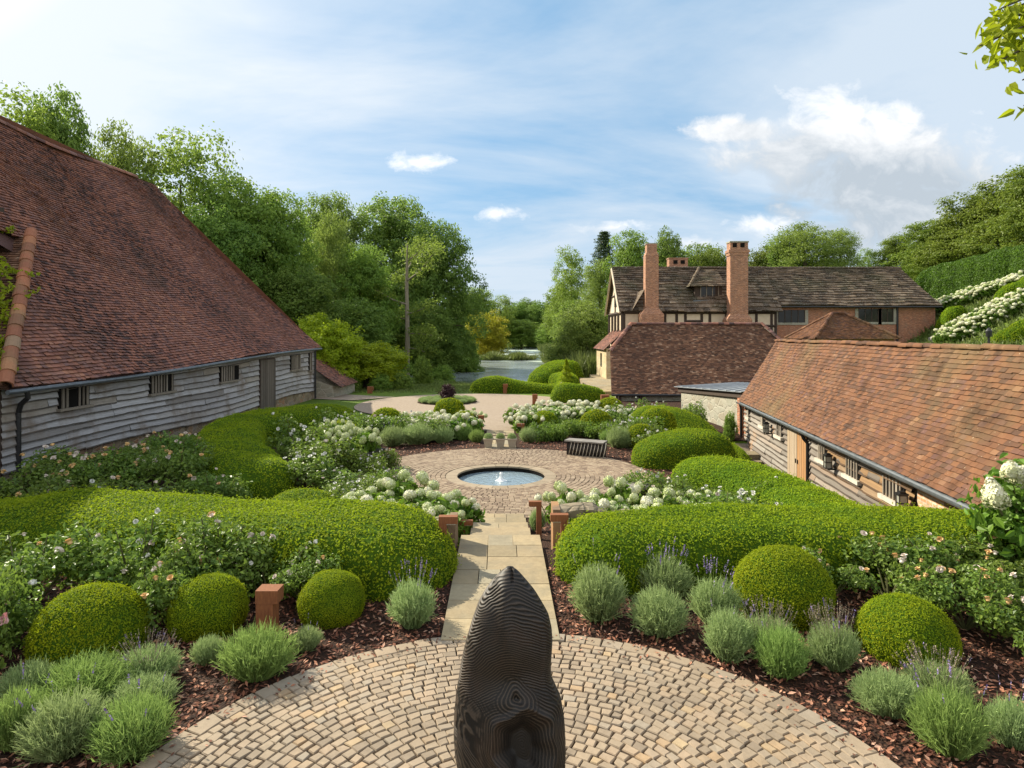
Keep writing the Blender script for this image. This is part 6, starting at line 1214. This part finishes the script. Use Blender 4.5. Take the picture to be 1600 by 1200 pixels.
light(1, 692, 806, 8.55, .10, .80, 'rusty steel light with overhanging cap at the left end of the stone coping'); light(1, 882, 803, 8.85, .10, .78, 'rusty steel light with overhanging cap at the right end of the stone coping', math.pi)
light(1, 722, 813, 10.6, .09, .6, 'low rusty light beside the steps, behind the left wall post'); light(1, 842, 783, 11.2, .09, .7, 'low rusty light beside the steps among the right-hand hydrangeas', math.pi)
light(0, 751, 649, 25.0, .17, .75, 'rusty light at the left of the far steps'); light(1, 817, 662, 23.4, .11, .85, 'rusty light with overhanging cap right of the three pots', math.pi)
light(0, 835, 616, 34.5, .22, 1.0, 'dark rusty post at the right of the turning circle'); light(0, 789, 600, 43.4, .26, .9, 'rusty post against the low domed hedge'); light(0, 578, 604, 43.5, .3, 1.1, 'rusty post under the maples left of the turning circle'); light(0, 944, 617, 34.5, .34, .9, 'rusty post at the left foot of the barn with brown tiles')

M_cop = rubble_mat('rough_coping', [(0, (.15, .125, .085)), (.5, (.25, .21, .15)), (1, (.20, .17, .125))], (.13, .11, .075), 5)
M_sleeper = wood_mat('old_sleeper', [(0, (.16, .10, .06)), (1, (.28, .20, .13))], (.34, .18, .08), (.55, .7), (2, 2, 3))
def wall_run(label, x0, x1, y, ztop, side):
    root = thing('garden_wall', label, 'wall', ((x0 + x1) / 2, y, -.6)); o = np.array([(x0 + x1) / 2, y, -.6]); mb = MB(); mb.box(x0, x1, y - .14, y + .14, -.7, ztop(0.5) - .14); mb.v[-1] -= o; mb.build('wall', M_rubble, root)
    mb = MB(); n = 26; xs_ = np.linspace(x0, x1, n); prof = [(-.16, -.14), (-.17, -.03), (-.12, .015), (.0, .03), (.12, .015), (.17, -.03), (.16, -.14)]
    V = np.array([[(x + rng.normal(0, .008), y + p + rng.normal(0, .012), ztop((x - x0) / (x1 - x0)) + q + rng.normal(0, .016)) for p, q in prof] for x in xs_]); k = 7; i = np.arange(n - 1)[:, None] * k; j = np.arange(k - 1)[None]
    mb.add(V.reshape(-1, 3) - o, np.stack([i + j, i + j + 1, i + k + j + 1, i + k + j], -1).reshape(-1, 4)); e = 0 if side > 0 else n - 1
    mb.add(V[0] - o, [[6, 5, 1, 0], [5, 4, 2, 1]]); mb.add(V[-1] - o, [[0, 1, 5, 6], [1, 2, 4, 5]]); mb.build('coping', M_cop, root)
    xe = x0 if side > 0 else x1; mb = MB(); mb.box(xe - .055 - side * .056, xe + .055 - side * .056, y - .24, y + .24, -.4, ztop(0 if side > 0 else 1) + .02); mb.v[-1] -= o; mb.build('end_post', M_sleeper, root)
wall_run('rough stone wall with a thick coping ending at the left of the path steps', -2.6, -.92, 9.35, lambda u: .42 + .03 * math.sin(u * 6), -1)
wall_run('low stone wall with long flat coping running right from the path steps', .72, 7.0, 9.75, lambda u: .47 - .12 * float(sm(.0, .18, u) > .5) * 1 + .02 * math.sin(u * 9) + .0 * u, 1)

# ================================================================ fountain
M_fw = water_mat('fountain_water', (.19, .25, .29), .08, (7, .8, .04))
M_rim = tinted('pale_rim_stone', [(0, (.25, .20, .14)), (1, (.33, .265, .19))], .8, .25, 6, .3, .3)
def fountain():
    root = thing('fountain', 'round sunken pool with pale stone rim and a small bubbling jet', 'fountain', (CIR2[0], CIR2[1], -.66)); n = 22
    a = np.linspace(0, 2 * math.pi, n + 1); mb = MB()
    for p, q in zip(a[:-1], a[1:]):
        t = np.linspace(p + .004, q - .004, 6); V = []
        for r, z in ((1.16, -.02), (1.16, .022), (1.46, .022), (1.46, -.02)): V += [(r * math.cos(x), r * math.sin(x), z) for x in t]
        i = np.arange(5); mb.add(V, np.concatenate([np.stack([k * 6 + i, k * 6 + i + 1, k * 6 + 7 + i, k * 6 + 6 + i], -1) for k in range(3)]), rng.random())
    mb.build('rim', M_rim, root); MB().lathe([(1.165, -.012), (1.165, -.6), (.01, -.6)], 0, 0, 64).build('basin', M_void, root)
    V, Q = disc(0, 0, -.115, 1.16, 96); MB().add(V, Q).build('water', M_fw, root)
    # the jet: a knobbly dome of falling water with drops
    mb = MB(); an = np.arange(24) / 24 * 6.283
    prof = [(.15, -.115), (.07, -.09), (.038, -.04), (.03, .01), (.036, .05), (.026, .085), (.006, .10)]
    V = np.array([[(r * (1 + .22 * math.sin(x * 5 + z * 30) + rng.normal(0, .08)) * math.cos(x), r * (1 + .2 * math.sin(x * 4 + z * 40)) * math.sin(x), z + rng.normal(0, .006)) for x in an] for r, z in prof]); i = np.arange(6)[:, None] * 24; j = np.arange(24)[None]
    mb.add(V.reshape(-1, 3), np.stack([i + j, i + (j + 1) % 24, i + 24 + (j + 1) % 24, i + 24 + j], -1).reshape(-1, 4)); P = np.stack([rng.normal(0, .1, 90), rng.normal(0, .1, 90), rng.uniform(-.1, .1, 90)], -1); leaves(mb, P, rng.normal(size=(90, 3)), .02, .016, 1)
    mb.build('jet', plain('white_water', (.80, .83, .85), .3, .5, .1), root, True)
fountain()

# ================================================================ pots
M_pot = tinted('stone_pot', [(0, (.34, .29, .22)), (1, (.40, .35, .27))], .9, .2, 8, .35)
def pot_proto():
    root = thing('planter', '', 'planter'); b, t_ = .17, .24
    MB().hexa([(-b, -b, 0), (b, -b, 0), (b, b, 0), (-b, b, 0)], [(-t_, -t_, .42), (t_, -t_, .42), (t_, t_, .42), (-t_, t_, .42)]).box(-t_ - .02, t_ + .02, -t_ - .02, t_ + .02, .40, .47).build('pot', M_pot, root)
    n = 1500; D = rng.normal(size=(n, 3)); D[:, 2] = np.abs(D[:, 2]); D /= np.linalg.norm(D, axis=1)[:, None]
    mb = leaves(MB(), D * [.25, .25, .27] * rng.uniform(.6, 1.05, n)[:, None] + [0, 0, .47], D, .05, .022, .6); mb.build('plant', M_lav, root); return root
PP = pot_proto(); y = 21.15
for px, l in ((763, 'square stone pot of clipped grey lavender, leftmost of the three at the far steps'), (782, 'square stone pot of clipped lavender in the middle of the three at the far steps'), (800, 'square stone pot of clipped lavender, rightmost of the three at the far steps')): place(PP, ((px - CX) * y / F, y, -.63), rng.uniform(-.06, .06), .62, l, 'stone pots at the far steps')

# ================================================================ carved benches
M_bench = wood_mat('charred_bench', [(0, (.022, .018, .016)), (1, (.055, .048, .042))], None, (0, 1), (2, 2, 6)); M_btop = wood_mat('worn_bench_top', [(0, (.20, .18, .16)), (1, (.30, .28, .25))], None, (0, 1), (1, 1, 6), .6)
M_edge = plain('sawn_edge', (.62, .56, .46), .8, .2, .3)
def log_bench(label, x, y, L, rz, h=.46, dpt=.46, mtop=None):
    root = thing('log_bench', label, 'bench', (x, y, -.65), rz, 'carved log benches'); n = 11; MB().box(-L / 2 + .02, L / 2 - .02, -dpt / 2 + .09, dpt / 2 - .03, 0, h - .03).build('body', M_bench, root)
    rb = MB(); eb = MB()
    for k in range(n):
        s = -L / 2 + (k + .5) / n * L; w = L / n * .56; pts = []
        for u in np.linspace(0, 1, 9): pts.append((s + .10 * math.sin(u * 1.9), -dpt / 2 - .02 + .09 * (1 - math.sin(u * math.pi)) - .0 * u, h * u * .97))
        for (xa, ya, za), (xb, yb, zb) in zip(pts[:-1], pts[1:]):
            rb.hexa([(xa - w / 2, ya, za), (xa + w / 2, ya, za), (xa + w / 2, .0, za), (xa - w / 2, .0, za)], [(xb - w / 2, yb, zb), (xb + w / 2, yb, zb), (xb + w / 2, .0, zb), (xb - w / 2, .0, zb)], rng.random())
            eb.hexa([(xa + w / 2 + .001, ya - .004, za), (xa + w / 2 + .016, ya - .004, za), (xa + w / 2 + .016, ya + .05, za), (xa + w / 2 + .001, ya + .05, za)], [(xb + w / 2 + .001, yb - .004, zb), (xb + w / 2 + .016, yb - .004, zb), (xb + w / 2 + .016, yb + .05, zb), (xb + w / 2 + .001, yb + .05, zb)])
    rb.build('ribs', M_bench, root); eb.build('rib_edges', M_edge, root); mb = MB()
    m = 14; X = np.linspace(-L / 2 - .02, L / 2 + .02, m); fr = -dpt / 2 - .02 + .02 * np.sin(X * 9); V = [(x_, f, h - .03 if q < 0 else h + .012) for q in (-1, 1) for x_, f in zip(X, fr)] + [(x_, dpt / 2, h - .03 if q < 0 else h + .012) for q in (-1, 1) for x_ in X]; i = np.arange(m - 1)
    mb.add(V, np.concatenate([np.stack([i, i + 1, i + m + 1, i + m], -1), np.stack([i + m, i + m + 1, i + 3 * m + 1, i + 3 * m], -1), np.stack([i + 2 * m, i + 3 * m, i + 3 * m + 1, i + 2 * m + 1], -1), np.stack([i + 1, i, i + 2 * m, i + 2 * m + 1], -1), [[0, m, 3 * m, 2 * m], [2 * m - 1, m - 1, 3 * m - 1, 4 * m - 1]]])); mb.build('top', mtop or M_btop, root)
log_bench('dark carved log bench with curved ribs at the back right of the fountain circle', 2.28, 19.75, 1.2, -.42)
log_bench('dark carved log bench half hidden by roses left of the fountain circle', -4.1, 17.8, 1.35, 1.25, mtop=M_bench)
log_bench('dark plank-topped log bench behind the right-hand mophead hydrangeas', 2.75, 13.95, 1.15, 2.75)

# ================================================================ island planting, topiary, bollard on the hill
def island():
    mb = MB(); mb.add(*disc(0, 0, 0, 1.75, 48)); o = struct('island_bed', mb, M_soil); o.location = (-3.8, 37.6, -.872)
    sp = LV['grey'][0]
    for k, (r, n) in enumerate(((1.45, 15), (1.05, 10), (.65, 6))):
        for i in range(n):
            a = i / n * 6.283 + k * .3; place(sp, (-3.8 + r * math.cos(a), 37.6 + r * math.sin(a), -.87), rng.uniform(0, 6), (.26, .26, .30), 'low grey lavender edging the round island bed in the turning circle', 'lavender on the island bed')
    root = thing('shrub', 'dark purple-leaved shrub in the centre of the round island bed', 'shrub', (-3.8, 37.6, -.87)); P, Nl, ti = clumped(auto_blobs(.1, 1.0, .5, 10, 3), 120, 24, .1, .1, .5); P[:, 2] = np.abs(P[:, 2]); leaves(MB(), P, Nl, .1, .06, .5, ti).build('foliage', leafm('purple_leaf', (.03, .014, .018), (.075, .035, .035), .2), root); MB().tube([(0, 0, 0), (.02, 0, .8)], [.04, .02], 6).build('stems', M_barkt, root)
island()
def topiary():
    x, y = 3.98, 46.8; root = thing('spiral_topiary', 'spiral-clipped golden topiary in a stone pot on the terrace corner', 'topiary', (x, y, -1.1)); n = 5200; u = rng.random(n) ** .8; a = rng.uniform(0, 6.28, n); turn = (a / 6.283 + u * 4.2) % 1; r = (.50 * (1 - u) + .05) * (.55 + .55 * np.sin(turn * math.pi)); P = np.stack([r * np.cos(a), r * np.sin(a), .62 + u * 1.75], -1)
    leaves(MB(), P, P * [1, 1, 0] + [0, 0, .2], .075, .045, .5).build('foliage', M_t3, root); MB().tube([(0, 0, .4), (0, 0, 2.3)], [.05, .02], 6).build('stem', M_barkt, root); MB().lathe([(.001, 0), (.30, 0), (.26, .1), (.40, .5), (.46, .58), (.46, .66), (.38, .66), (.36, .6), (.001, .6)], 0, 0, 24).build('pot', M_pot, root)
topiary()
def garden_lamp():
    d = 36.; x = (1545 - CX) * d / F; root = thing('garden_lamp', 'small black lamp post showing above the shed ridge on the hillside', 'lamp', (x, d, h1(x, d))); z = CAMZ + .05 - h1(x, d)
    MB().tube([(0, 0, 0), (0, 0, z - .2)], .06, 10).build('post', M_iron, root); MB().lathe([(.001, z - .2), (.14, z - .2), (.17, z + .12), (.10, z + .22), (.03, z + .30), (.001, z + .32)], 0, 0, 16).build('lantern', M_iron, root)
garden_lamp()
# prototypes without a place are removed
for o in [o for o in bpy.data.objects if o.parent is None and 'label' in o and o['label'] == '']:
    for ch in list(o.children_recursive): bpy.data.objects.remove(ch)
    bpy.data.objects.remove(o)
